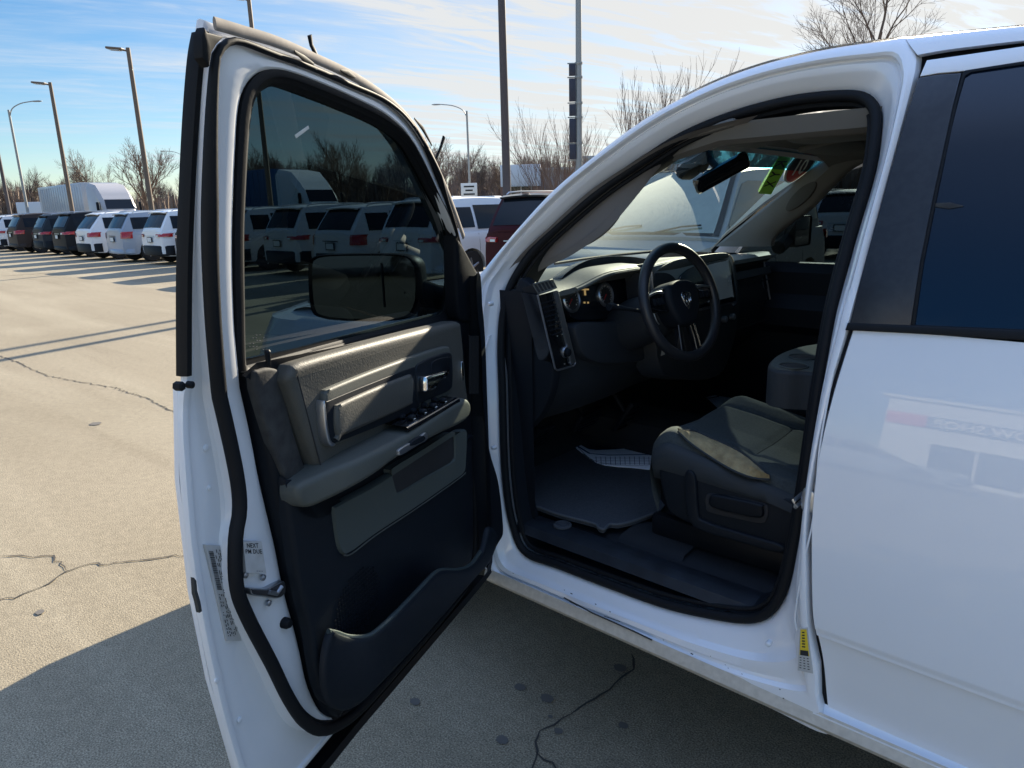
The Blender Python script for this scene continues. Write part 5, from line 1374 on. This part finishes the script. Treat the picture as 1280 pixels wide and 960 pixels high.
nz = away(428, 42); tail = away(296, 52); lorry('lorry with blue trailer and white cab, seen through the door window', nz, nz-tail, (.035,.11,.24), (.66,.68,.66), 8.6)
p = away(58, 78); 
mb = MB(); mb.box(p+V((0, 0, 1.7)), (3.6, 2.4, 2.5), Matrix.Rotation(.6, 3, 'Z'), bev=.03)
tr_ = mb.build('box_trailer', paint('box', (.6,.6,.6)), None); tr_.location = p
for v in tr_.data.vertices: v.co -= p
tag(tr_, 'short white box trailer left of the long lorry', 'trailer')
mb = MB()
for dx in (-1.2, 1.2):
    for s in (-1, 1): mb.lathe(p+Matrix.Rotation(.6, 3, 'Z') @ V((dx, s*1.0, .45)), Matrix.Rotation(.6, 3, 'Z') @ V((0, s, 0)), [(.45, 0), (.45, .25), (.2, .25)], 16)
w_ = mb.build('wheels', M['tyre'], None); w_.name = 'wheel'; w_.parent = tr_
for v in w_.data.vertices: v.co -= p

# vehicle facing us beyond the truck's right front corner, seen through the windshield
suv('silver grey suv facing us, seen through the truck windshield', (.20,.22,.23), (4.38, -9.0, 0), (-.05, 1, 0), L=5.3, W=1.98, H=1.92, rails=False, black_low=False, belt=1.20, wsm=mat('glass_painted_reflection', (.15, .185, .15), .10, 0, 1, noise=(6, .3, (.09, .115, .095))))  # pale green mottling paints a reflection into the windshield glass
suv('white suv seen low through the right end of the truck windshield', (.62,.63,.62), (1.2, -10.2, 0), (0, 1, 0), L=4.9, W=1.9, H=1.72, rails=True)
suv('dark suv facing the truck, visible past its passenger window', (.05,.05,.06), (-2.0, -9.8, 0), (0, 1, 0), L=4.8, W=1.9, H=1.70)

# ================================================================== POLES AND SIGNS
def lamp_post(label, px, d, ht, m, r=.09, kind='shoe', dirn=1, group=None, hs=1.0, name='light_pole', base=True):
    p = away(px, d); root = empty(name, p, label, 'light pole', group)
    side = RT.copy(); side.z = 0; side.normalize()
    mb = MB(); mb.tube([p, p+V((0, 0, ht*.5)), p+V((0, 0, ht))], [r, r*.88, r*.72], 12)
    mb.build('pole', m, root)
    if base:
        mb = MB(); mb.lathe(p, (0, 0, 1), [(.30, 0), (.30, .55), (.26, .6)], 20); mb.lathe(p+V((0, 0, .6)), (0, 0, 1), [(r*1.7, 0), (r*1.7, .04), (r*1.1, .08)], 16); mb.build('concrete_base', mat('concrete', (.30, .29, .27), .9, noise=(20, .2, (.24, .23, .21))), root)
    t = p+V((0, 0, ht)); s = side*dirn
    R = Matrix((s, V((0, 0, 1)).cross(s), V((0, 0, 1)))).transposed()
    if kind == 'shoe':
        mb = MB(); mb.tube([t-V((0, 0, .15)), t+s*.25*hs-V((0, 0, .08))], .04, 8); mb.build('arm', m, root)
        mb = MB(); mb.box(t+s*.6*hs+V((0, 0, -.02)), (.75*hs, .38, .10), R @ Matrix.Rotation(radians(-6), 3, 'Y'), bev=.03); h_ = mb.build('lamp_head', m, root)
        mb = MB(); mb.box(t+s*.62*hs+V((0, 0, -.085)), (.5*hs, .28, .02), R @ Matrix.Rotation(radians(-6), 3, 'Y')); mb.build('lamp_lens', M['lamp_clear'], h_)
    elif kind == 'cobra':
        pts = [t-V((0, 0, .5)), t+V((0, 0, .05))+s*.25*hs, t+V((0, 0, .38))+s*.9*hs, t+V((0, 0, .50))+s*1.7*hs]
        mb = MB(); mb.tube(catmull([tuple(q) for q in pts], False, 5), .035, 8); mb.build('arm', m, root)
        mb = MB(); mb.tube([pts[-1]-s*.05, pts[-1]+s*.15, pts[-1]+s*.5, pts[-1]+s*.7], [.05, .10, .12, .04], 10, flat=.5); mb.build('lamp_head', M['pole_grey'], root)
    return p, t, root
GP = 'light poles around the lot'
lamp_post('brown light pole rising behind the white compact suv at the left', 190, 40, 9.15, M['pole_brown'], .13, 'shoe', -1, GP)
lamp_post('brown light pole in front of the white lorry trailer', 91, 50, 8.95, M['pole_brown'], .13, 'shoe', -1, GP)
lamp_post('thin grey curved arm street light at the left, right of the cut off dark pole', 35.5, 62, 8.8, M['pole_grey'], .10, 'cobra', 1, GP)
lamp_post('dark pole at the far left picture edge', 13, 46, 6.2, M['pole_dark'], .10, 'none', 1, GP)
lamp_post('small far street light with curved arm beside the left edge of the open door', 238, 100, 8.6, M['pole_grey'], .09, 'cobra', -1, GP, 1.2)
lamp_post('light pole seen through the door window, its lamp head just above the door', 339, 29, 8.95, M['pole_brown'], .10, 'shoe', -1, GP, .55)
lamp_post('thin grey curved arm street light beside the white sign', 588, 56, 8.4, M['pole_grey'], .10, 'cobra', -1, GP, 1.1, base=False)
lamp_post('tall dark pole running out of the picture top, above the dark red suv', 634, 19, 9.0, M['pole_dark'], .115, 'shoe', -1, GP)
p, t, broot = lamp_post('grey pole carrying dark vertical banners behind the windshield pillar', 724, 25, 11.0, M['pole_grey'], .115, 'shoe', -1, GP)
side = RT.copy(); side.z = 0; side.normalize()
def zat(px, py, d):          # height of a pixel at a horizontal distance
    r = ray(px, py); return CAM.z + r.z/ math.hypot(r.x, r.y)*d
fwd = V((p.x-CAM.x, p.y-CAM.y, 0)).normalized()
mb = MB()
for y0, y1 in ((80, 95), (98, 127), (130, 145), (148, 178), (180, 199)):
    z1, z0 = zat(724, y0, 25), zat(724, y1, 25)
    mb.box(p-side*.21+V((0, 0, (z0+z1)/2))-fwd*.05, (.22, .06, z1-z0), Matrix((side, fwd, V((0, 0, 1)))).transposed(), bev=.01)
mb.build('banner', mat('banner', (.03, .032, .05), .6), broot)
mb = MB()
for y0 in (79, 96.5, 128.5, 146.5, 179, 200): mb.box(p-side*.15+V((0, 0, zat(724, y0, 25))), (.44, .03, .035), Matrix((side, fwd, V((0, 0, 1)))).transposed())
for y0 in (79, 96.5, 128.5, 146.5, 179, 200): mb.lathe(p+V((0, 0, zat(724, y0, 25)-.03)), (0, 0, 1), [(.13, 0), (.13, .06)], 12)
mb.build('banner_bracket', M['pole_grey'], broot)
# small sign by the lamp post
p = away(587, 50); sg = empty('lot_sign', p, 'small white sign on a post below the curved arm street light', 'sign')
f2 = V((p.x-CAM.x, p.y-CAM.y, 0)).normalized(); s2 = V((-f2.y, f2.x, 0))*-1
mb = MB(); mb.tube([p, p+V((0, 0, 3.2))], .05, 8); mb.build('post', M['pole_grey'], sg)
R2 = Matrix((s2, f2, V((0, 0, 1)))).transposed()
mb = MB(); mb.box(p+V((0, 0, 2.55))-f2*.07, (1.1, .05, 1.05), R2, bev=.01)
mb.build('panel', M['whitev'], sg)
mb = MB()
for z, w in ((2.85, .7), (2.6, .5), (2.35, .75)): mb.box(p+V((0, 0, z))-f2*.1, (w, .012, .10), R2)
mb.build('lettering', M['ink'], sg)
# overhead street wires are not in view; far brick building
bp = away(700, 78); f3 = V((bp.x-CAM.x, bp.y-CAM.y, 0)).normalized(); s3 = V((f3.y, -f3.x, 0)); R3 = Matrix((s3, f3, V((0, 0, 1)))).transposed()
bl = empty('brick_building', bp, 'long low brick building with white fascia panel beyond the bare shrub tree', 'building')
def BP(a, b, z): return bp+s3*a+f3*b+V((0, 0, z))
BRICK = mat('brick', (.19, .105, .085), .9, noise=(12, .2, (.25, .15, .12)))
mb = MB(); mb.box(BP(7, 6, 2.5), (26, 12, 5.0), R3); mb.build('wall', mat('render_wall', (.30, .27, .25), .9, noise=(1, .3, (.24, .21, .20))), bl)
for a, w_, h_, d_ in ((-5.8, .9, 4.0, .4), (-2.4, .9, 4.0, .4), (10, 12, 4.6, .3)):
    mb = MB(); mb.box(BP(a, -d_/2, h_/2), (w_, d_, h_), R3); mb.build('brick_pier', BRICK, bl)
mb = MB(); mb.box(BP(-4.1, -.45, 4.5), (4.2, .9, 2.2), R3, bev=.04); mb.build('fascia_panel', mat('fascia', (.55, .57, .6), .6), bl)
mb = MB(); mb.box(BP(-4.1, -.06, 2.0), (2.4, .2, 3.6), R3); mb.build('glass_front', M['carglass'], bl)
mb = MB()
for a in (-5.2, -4.1, -3.0): mb.box(BP(a, -.2, 2.0), (.10, .1, 3.6), R3)
mb.build('mullion', M['whitev'], bl)
for a in (1.2, 4.0, 6.8, 9.6, 12.4, 15.2):
    mb = MB(); mb.box(BP(a, -.27, 3.0), (1.7, .1, 1.7), R3); w_ = mb.build('window', M['carglass'], bl)
    mb = MB(); mb.box(BP(a, -.33, 2.1), (1.9, .12, .1), R3); mb.box(BP(a, -.33, 3.9), (1.9, .1, .08), R3); mb.box(BP(a, -.33, 3.0), (.06, .08, 1.7), R3); mb.build('frame', M['whitev'], w_)
mb = MB(); mb.box(BP(7, 6, 5.1), (26.4, 12.4, .25), R3); mb.build('roof_coping', M['pole_grey'], bl)
bb = away(800, 70); mb = MB(); bx = empty('grey_warehouse', bb, 'grey blue warehouse roof showing above the windshield pillar', 'building')
mb.box(bb+V((0, 0, 2.6)), (12, 10, 5.2), R3); mb.build('wall', mat('metal_wall', (.33, .36, .42), .6), bx)
mb = MB(); mb.box(bb+V((0, 0, 5.3)), (12.5, 10.5, .35), R3, bev=.05); mb.build('roof', M['pole_grey'], bx)
mb = MB()
for a in (-4, 0, 4): mb.box(bb+s3*a-f3*5.05+V((0, 0, 2.0)), (2.6, .12, 3.0), R3)
mb.build('loading_door', M['satin'], bx)

# building behind the camera, mirrored faintly in the rear door
shop = empty('car_shop_building', (-4, 24, 0), 'white shop building with red and grey sign band, mirrored in the rear door', 'building')
SHF = Frame((6.3, 24, 0), (-1, 0, 0), (0, 0, 1), (0, -1, 0))
mb = MB(); mb.box((-3.85, 30, 2.55), (20.3, 12, 5.1)); mb.build('wall', mat('shop_wall', (.62, .63, .62), .8, noise=(2, .2, (.56, .57, .56))), shop)
mb = MB(); mb.pad(SHF, [(.05, 3.35), (1.25, 3.35), (1.25, 4.15), (.05, 4.15)], -.02, .10, .02); mb.build('red_sign_band', M['red'], shop)
mb = MB(); mb.pad(SHF, [(1.26, 3.35), (18, 3.35), (18, 4.15), (1.26, 4.15)], -.02, .10, .02); mb.build('grey_sign_band', mat('sign_grey', (.10, .11, .14), .6), shop)
mb = MB(); text_on(mb, 'NOW SHOP', lambda u, v: SHF.P(4.5-u*3.05, 4.02-v*.54, .13), 0)
mb.build('sign_lettering', M['whitev'], shop)
for a in (1.5, 5, 9, 13):
    mb = MB(); mb.pad(SHF, [(a, .3), (a+2.6, .3), (a+2.6, 2.4), (a, 2.4)], -.02, .06, .01); w_ = mb.build('window', M['carglass'], shop)
    mb = MB(); mb.tube([SHF.P(a+1.3, .3, .08), SHF.P(a+1.3, 2.4, .08)], .05, 4); mb.build('frame', M['whitev'], w_)
    mb = MB(); mb.tube([SHF.P(a, 2.4, .08), SHF.P(a+2.6, 2.4, .08)], .06, 4); mb.build('frame', M['whitev'], w_)
mb = MB(); mb.box((-3.85, 30, 5.2), (20.7, 12.4, .2)); mb.build('roof_coping', M['pole_grey'], shop)
suv('grey sedan parked before the shop behind the photographer', (.2,.22,.25), (7, 15.5, 0), (-1, .1, 0), H=1.5, rails=False)

# ================================================================== TREES
def tree_mesh(seed, h, spread=.45, levels=5, trunk=.16, shrub=False, nb=(3, 4), twig=.008, start=.25, up=.25):
    rnd = random.Random(seed); mbt, mbc = MB(), MB()
    def grow(p, d, ln, r, lev):
        n = 4 if lev > 1 else 2
        pts = [p]; q = p.copy(); dd = d.copy()
        for i in range(n):
            dd = (dd + V((rnd.gauss(0, .10), rnd.gauss(0, .10), rnd.gauss(0, .05)+up*.12))).normalized(); q = q+dd*ln/n; pts.append(q.copy())
        r1 = max(r*.55, twig*.6)
        (mbt if lev >= levels-0 else mbc).tube(pts, [r+(r1-r)*i/n for i in range(n+1)], 7 if lev >= levels-1 else 3, cap=False)
        if lev <= 0: return
        k = rnd.randint(*nb)+(1 if lev == levels else 0)
        for j in range(k):
            t = (start+(1-start)*(j+.6*rnd.random())/k) if lev < levels else (.35+.65*(j+.5)/k)
            i = min(int(t*n), n-1); bp_ = pts[i].lerp(pts[i+1], t*n-i)
            a = dd.orthogonal().normalized(); a.rotate(Matrix.Rotation(j*2.4+rnd.uniform(-.5, .5), 3, dd))
            ang = spread*rnd.uniform(.6, 1.35)
            nd = (dd*cos(ang)+a*sin(ang)+V((0, 0, up))).normalized()
            grow(bp_, nd, ln*rnd.uniform(.5, .78)*(1.1-.25*t), max(r*.55*(1-.35*t), twig), lev-1)
        grow(q, (dd+V((rnd.gauss(0, .15), rnd.gauss(0, .15), .1))).normalized(), ln*.62, r1, lev-1)
    if shrub:
        for j in range(12):
            a = 2*pi*j/12; grow(V((cos(a)*.1, sin(a)*.1, 0)), V((cos(a)*.28, sin(a)*.28, 1)).normalized(), h*.5*rnd.uniform(.8, 1.1), trunk*.4, levels-1)
    else: grow(V((0, 0, 0)), V((0, 0, 1)), h*.42, trunk, levels)
    return mbt, mbc
def put_tree(protos, k, p, sc, rz, label, group, name='bare_tree'):
    tr, cr = protos[k]
    o = tr.copy(); COL.objects.link(o); o.location = p; o.scale = (sc, sc, sc); o.rotation_euler = (0, 0, rz)
    c = cr.copy(); COL.objects.link(c); c.parent = o; c.location = (0, 0, 0)
    o.name = name; c.name = 'crown'
    tag(o, label, 'tree', group); return o
def proto(seed, h, **kw):
    m = kw.pop('m', M['bark']); t, c = tree_mesh(seed, h, **kw)
    if not t.v: t, c = c, t
    to = t.build('trunk', m, None, 60); zmax = max(v.z for v in t.v+c.v)
    if not c.v: c.tube([(0, 0, .1), (0, 0, .2)], .01, 3)
    co = c.build('crown', m, None, 0)
    for o in (to, co):
        for v in o.data.vertices: v.co /= zmax
    return (to, co)
PR = [proto(1, 10, spread=.62, levels=5, trunk=.2, up=.15, twig=.012), proto(2, 10, spread=.55, levels=5, trunk=.18, up=.18, twig=.012), proto(3, 10, spread=.60, levels=5, trunk=.24, twig=.013, m=M['bark2'])]
BIG = proto(8, 12, spread=.62, levels=6, trunk=.22, nb=(2, 3), twig=.007, up=.12)
SH = proto(5, 5, spread=.32, levels=5, trunk=.10, shrub=True, nb=(2, 3), twig=.005, up=.35, m=M['bark2'])
ALLP = PR+[BIG, SH]
put_tree(ALLP, 3, away(1085, 46), 15.0, .4, 'tall bare tree rising above the truck roof', None)
GS = 'multi stemmed bare trees near the banner pole'
put_tree(ALLP, 4, away(700, 27), 5.1, 0, 'reddish multi stemmed bare tree left of the truck pillar, around the banner pole', GS)
put_tree(ALLP, 4, away(818, 25), 6.1, 2.0, 'multi stemmed bare tree with twig tips showing above the windshield', GS)
GT = 'bare trees beyond the left row'
put_tree(ALLP, 0, away(122, 96), 9.2, 1.0, 'bare spreading tree above the lorry trailer at the left', GT)
put_tree(ALLP, 2, away(182, 88), 9.4, 2.2, 'bare spreading tree behind the nearest left light pole', GT)
rnd = random.Random(21)
for i in range(58):
    px = -260+i*23+rnd.uniform(-9, 9); d = rnd.uniform(118, 150); h = rnd.uniform(8, 12) if px > 480 else rnd.uniform(7, 9.5)
    if px > 260 and px < 560: h += 2.0
    put_tree(ALLP, rnd.randrange(3), away(px, d), h, rnd.uniform(0, 6), 'bare tree in the distant brown tree line', 'bare trees of the distant tree line')
for i in range(16):
    px = 300+i*25+rnd.uniform(-9, 9)
    put_tree(ALLP, rnd.randrange(3), away(px, rnd.uniform(84, 100)), rnd.uniform(7.5, 10.2), rnd.uniform(0, 6), 'bare tree in the distant brown tree line', 'bare trees of the distant tree line')
for i in range(8):
    put_tree(ALLP, rnd.randrange(3), away(850+i*60, rnd.uniform(60, 85)), rnd.uniform(7, 9.5), rnd.uniform(0, 6), 'bare tree beyond the lot past the truck cab', 'bare trees past the truck cab')
for t, c in ALLP: bpy.data.objects.remove(t); bpy.data.objects.remove(c)
# far wood: one mass of thin stems and brush
mb = MB(); rnd = random.Random(4)
for i in range(42000):
    px = rnd.uniform(-420, 1500); d = rnd.uniform(128, 175); p = away(px, d)
    h = rnd.uniform(3.0, 8.6)*(1 if px > 260 else .72)*(1+.18*math.sin(px*.021)+.1*math.sin(px*.067)); a = rnd.uniform(0, 6.28)
    w = rnd.uniform(.04, .16); ln = V((rnd.gauss(0, .6), rnd.gauss(0, .6), h)); s = V((cos(a), sin(a), 0))*w
    mb.add([p-s, p+s, p+ln*.6+s*1.3, p+ln, p+ln*.6-s*1.2], [(0, 1, 2, 3, 4)])
wd = mb.build('distant_wood', M['wood'], None, 0, recalc=False); tag(wd, 'brown winter wood along the horizon', 'wood', kind='stuff')

# ================================================================== GROUND
def ground_mat():
    m = bpy.data.materials.new('asphalt'); m.use_nodes = True; nt = m.node_tree; b = nt.nodes['Principled BSDF']; L = nt.links.new
    tc = nt.nodes.new('ShaderNodeTexCoord')
    def noise(sc, det=6, dist=0, vec=None):
        n = nt.nodes.new('ShaderNodeTexNoise'); n.inputs['Scale'].default_value = sc; n.inputs['Detail'].default_value = det; n.inputs['Distortion'].default_value = dist
        L(vec or tc.outputs['Object'], n.inputs['Vector']); return n.outputs['Fac']
    def ramp(f, p0, c0, p1, c1):
        r = nt.nodes.new('ShaderNodeValToRGB'); r.color_ramp.elements[0].position = p0; r.color_ramp.elements[1].position = p1
        r.color_ramp.elements[0].color = (*c0, 1); r.color_ramp.elements[1].color = (*c1, 1); L(f, r.inputs[0]); return r.outputs[0]
    def mix(a, b_, f, mode='MIX'):
        x = nt.nodes.new('ShaderNodeMix'); x.data_type = 'RGBA'; x.blend_type = mode
        if isinstance(f, float): x.inputs[0].default_value = f
        else: L(f, x.inputs[0])
        L(a, x.inputs[6]); L(b_, x.inputs[7]); return x.outputs[2]
    base = ramp(noise(.35, 5, .6), .35, (.275, .235, .165), .7, (.318, .274, .196))
    grain = ramp(noise(190, 3), .32, (.42, .42, .42), .68, (1.42, 1.42, 1.42))
    c = mix(base, grain, 1.0, 'MULTIPLY')
    mid = ramp(noise(22, 6, .3), .35, (.90, .90, .90), .68, (1.07, 1.07, 1.07)); c = mix(c, mid, 1.0, 'MULTIPLY')
    vo = nt.nodes.new('ShaderNodeTexVoronoi'); vo.inputs['Scale'].default_value = 150; L(tc.outputs['Object'], vo.inputs['Vector'])
    st = ramp(vo.outputs['Distance'], .08, (1.9, 1.8, 1.65), .22, (1, 1, 1)); c = mix(c, st, .5, 'MULTIPLY')
    streak = nt.nodes.new('ShaderNodeMapping'); streak.inputs['Scale'].default_value = (.12, 1.2, 1); L(tc.outputs['Object'], streak.inputs[0])
    c = mix(c, ramp(noise(.9, 5, .8, streak.outputs[0]), .42, (.86, .84, .82), .62, (1.05, 1.05, 1.05)), .8, 'MULTIPLY')
    tm = nt.nodes.new('ShaderNodeMapping'); tm.inputs['Rotation'].default_value = (0, 0, .35); tm.inputs['Scale'].default_value = (.25, 3.2, 1); L(tc.outputs['Object'], tm.inputs[0])
    c = mix(c, ramp(noise(1.0, 3, .2, tm.outputs[0]),   .58, (1, 1, 1), .74, (.86, .85, .84)), .7, 'MULTIPLY')
    c = mix(c, ramp(noise(1.7, 7, .9), .60, (1, 1, 1), .74, (.88, .875, .87)), .6, 'MULTIPLY')
    c = mix(c, ramp(noise(60, 2), .70, (1, 1, 1), .76, (.45, .44, .43)), .8, 'MULTIPLY')
    L(c, b.inputs['Base Color']); b.inputs['Roughness'].default_value = .86; b.inputs['Specular IOR Level'].default_value = .3
    bp = nt.nodes.new('ShaderNodeBump'); bp.inputs['Strength'].default_value = .55; bp.inputs['Distance'].default_value = .004
    L(noise(170, 4), bp.inputs['Height']); L(bp.outputs[0], b.inputs['Normal']); return m
GM = ground_mat()
mb = MB(); mb.add([(-400, -400, 0), (400, -400, 0), (400, 400, 0), (-400, 400, 0)], [(0, 1, 2, 3)])
tag(mb.build('parking_lot', GM, None, 0), kind='structure')
mb = MB(); pts = [away(px, 112) for px in range(-700, 1800, 60)]; pts2 = [away(px, 700) for px in range(-700, 1800, 60)]
mb.loft([[p+V((0, 0, .01)) for p in pts], [p+V((0, 0, .01)) for p in pts2]], closed=False)
tag(mb.build('dry_grass', mat('dry_grass', (.13, .11, .06), .95, noise=(.3, .3, (.17, .14, .085))), None, 0), kind='structure')
# joints, cracks, spots
CRK = mat('crack_fill', (.045, .041, .036), .95)
def crack(pts, w, name='pavement_crack', seed=0, jag=.02):
    rnd = random.Random(seed); g = [ground_at(*p) for p in pts]; out = []
    for i in range(len(g)-1):
        n = max(2, int((g[i+1]-g[i]).length/.03)); n = min(n, 60)
        for k in range(n):
            p = g[i].lerp(g[i+1], k/n); out.append(p+V((rnd.gauss(0, jag*.35), rnd.gauss(0, jag*.35), 0)))
    out.append(g[-1]); a, b = [], []
    for i, p in enumerate(out):
        d = (out[min(i+1, len(out)-1)]-out[max(i-1, 0)]); d.z = 0
        if d.length < 1e-6: d = V((1, 0, 0))
        n = V((-d.y, d.x, 0)).normalized(); ww = w*rnd.uniform(.35, 1.25)*(1 if 0 < i < len(out)-1 else .2)
        a.append(p+n*ww+V((0, 0, .004))); b.append(p-n*ww+V((0, 0, .004)))
    mb = MB(); mb.loft([a, b], closed=False); return tag(mb.build(name, CRK, None, 0), kind='structure')
crack([(792,818),(790,838),(768,856),(745,874),(715,893),(692,906),(676,914),(669,930),(673,950),(660,975)], .0038, seed=1, jag=.012)
crack([(673,945),(690,958),(700,975)], .004, seed=2)
crack([(-20,752),(20,748),(50,735),(80,716),(110,706),(160,703),(200,697),(240,696)], .0045, seed=3)
crack([(0,695),(40,697),(62,694),(84,714)], .004, seed=4)
crack([(25,455),(60,470),(100,478),(140,484),(180,497),(222,517)], .0065, seed=5, jag=.03)
crack([(0,445),(30,456)], .008, seed=6)
crack([(0,345),(40,343),(70,340)], .02, seed=7, jag=.05)
SPT = mat('oil_spot', (.11, .10, .088), .9)
rnd = random.Random(9)
for i, (px, py, r) in enumerate([(650,860,.022),(684,874,.026),(519,878,.020),(628,926,.022),(698,915,.016),(779,908,.018),(688,897,.009),(775,836,.025),(50,766,.022),(120,530,.05)]):
    p = ground_at(px, py); a0_ = rnd.uniform(0, 6)
    mb = MB(); mb.fan([p+V((cos(a)*r*q*(1.0), sin(a)*r*q*.8, .0045)) for a, q in [(2*pi*k/26+a0_, rnd.uniform(.85, 1.08)) for k in range(26)]])
    tag(mb.build('oil_stain', SPT, None, 0), kind='structure')
# ================================================================== SKY, SUN, CAMERA
SUN_EL = radians(24.5); az = YAW - radians(28.7)
sd = V((cos(az)*cos(SUN_EL), sin(az)*cos(SUN_EL), sin(SUN_EL)))
w = bpy.data.worlds.new('World'); S.world = w; w.use_nodes = True; nt = w.node_tree; L = nt.links.new
bg = nt.nodes['Background']; sky = nt.nodes.new('ShaderNodeTexSky'); sky.sky_type = 'NISHITA'; sky.sun_disc = False
sky.sun_elevation = SUN_EL; sky.sun_rotation = pi/2 - az; sky.air_density = 1.0; sky.dust_density = .25; sky.ozone_density = 3.5
tc = nt.nodes.new('ShaderNodeTexCoord')
# cloud streaks on a plane high above: direction / height
sep = nt.nodes.new('ShaderNodeSeparateXYZ'); L(tc.outputs['Generated'], sep.inputs[0])
mz = nt.nodes.new('ShaderNodeMath'); mz.operation = 'MAXIMUM'; mz.inputs[1].default_value = .0; L(sep.outputs[2], mz.inputs[0])
ma = nt.nodes.new('ShaderNodeMath'); ma.operation = 'ADD'; ma.inputs[1].default_value = .10; L(mz.outputs[0], ma.inputs[0])
dv = nt.nodes.new('ShaderNodeVectorMath'); dv.operation = 'DIVIDE'; L(tc.outputs['Generated'], dv.inputs[0])
cb = nt.nodes.new('ShaderNodeCombineXYZ')
for i in range(3): L(ma.outputs[0], cb.inputs[i])
L(cb.outputs[0], dv.inputs[1])
mp = nt.nodes.new('ShaderNodeMapping'); mp.vector_type = 'TEXTURE'; mp.inputs['Rotation'].default_value = (0, 0, YAW+radians(-62)); mp.inputs['Scale'].default_value = (3.6, .85, 1); L(dv.outputs[0], mp.inputs[0])
def nz_(sc, det, dist, rough=.55):
    n = nt.nodes.new('ShaderNodeTexNoise'); n.inputs['Scale'].default_value = sc; n.inputs['Detail'].default_value = det; n.inputs['Distortion'].default_value = dist; n.inputs['Roughness'].default_value = rough
    L(mp.outputs[0], n.inputs['Vector']); return n.outputs['Fac']
def mr(f, a, b, c=0, d=1):
    n = nt.nodes.new('ShaderNodeMapRange'); n.inputs[1].default_value = a; n.inputs[2].default_value = b; n.inputs[3].default_value = c; n.inputs[4].default_value = d; L(f, n.inputs[0]); n.interpolation_type = 'SMOOTHSTEP'; return n.outputs[0]
def mth(op, a, b):
    n = nt.nodes.new('ShaderNodeMath'); n.operation = op
    for i, v in enumerate((a, b)):
        if isinstance(v, (int, float)): n.inputs[i].default_value = v
        else: L(v, n.inputs[i])
    return n.outputs[0]
c1 = mr(nz_(1.1, 10, 1.1, .66), .36, .66); c2 = mr(nz_(5.5, 9, .7, .62), .40, .72)
cov = mth('MULTIPLY', c1, mth('ADD', mth('MULTIPLY', c2, .75), .35))
# more cloud towards the sun's side of the sky
dt = nt.nodes.new('ShaderNodeVectorMath'); dt.operation = 'DOT_PRODUCT'; L(tc.outputs['Generated'], dt.inputs[0]); dt.inputs[1].default_value = tuple(sd)
near = mr(dt.outputs['Value'], .45, .93, .5, 1.0)
cov = mth('ADD', mth('MULTIPLY', cov, near), mth('MULTIPLY', mr(dt.outputs['Value'], .5, .95), mth('ADD', mth('MULTIPLY', c2, .5), .5))); n_ = nt.nodes.new('ShaderNodeClamp'); cov = mth('MAXIMUM', cov, mth('MULTIPLY', mr(mz.outputs[0], .42, .75), .45)); L(cov, n_.inputs[0]); n_.inputs[2].default_value = .95  # includes extra cloud cover overhead, added out of view for ambient fill
mx = nt.nodes.new('ShaderNodeMix'); mx.data_type = 'RGBA'; L(n_.outputs[0], mx.inputs[0]); hs = nt.nodes.new('ShaderNodeHueSaturation'); hs.inputs['Saturation'].default_value = 1.25; hs.inputs['Value'].default_value = .70; L(sky.outputs[0], hs.inputs['Color']); L(hs.outputs[0], mx.inputs[6])
glow = nt.nodes.new('ShaderNodeMix'); glow.data_type = 'RGBA'; L(mr(dt.outputs['Value'], .3, 1.0), glow.inputs[0]); glow.inputs[6].default_value = (3.45, 3.9, 4.5, 1); glow.inputs[7].default_value = (4.0, 3.95, 3.8, 1)
L(glow.outputs[2], mx.inputs[7]); overhead_fill = nt.nodes.new('ShaderNodeMix'); overhead_fill.data_type = 'RGBA'; L(mth('MULTIPLY', mr(mz.outputs[0], .5, .95), .75), overhead_fill.inputs[0]); L(mx.outputs[2], overhead_fill.inputs[6]); overhead_fill.inputs[7].default_value = (3.3, 5.2, 9.6, 1); L(overhead_fill.outputs[2], bg.inputs[0]); bg.inputs[1].default_value = .075  # bright blue overhead layer added above the frame as ambient fill
su = bpy.data.lights.new('sun', 'SUN'); su.energy = 5.0; su.angle = radians(.53); su.color = (1.0, .885, .70)
so = bpy.data.objects.new('sun', su); COL.objects.link(so); so.rotation_euler = sd.to_track_quat('Z', 'Y').to_euler(); so.location = (0, 0, 30)
cam = bpy.data.cameras.new('camera'); co = bpy.data.objects.new('camera', cam); COL.objects.link(co); S.camera = co
cam.sensor_width = 36; cam.lens = F_PX/1280*36; cam.clip_start = .02; cam.clip_end = 3000
Mx = Matrix((RT, UP, -FW)).transposed().to_4x4(); Mx.translation = CAM; co.matrix_world = Mx
S.render.resolution_x, S.render.resolution_y = 1024, 768
S.render.engine = 'CYCLES'
S.cycles.max_bounces = 8; S.cycles.transparent_max_bounces = 16; S.cycles.use_denoising = True
S.view_settings.view_transform = 'Standard'; S.view_settings.look = 'None'; S.view_settings.gamma = 1; S.view_settings.exposure = 1.5
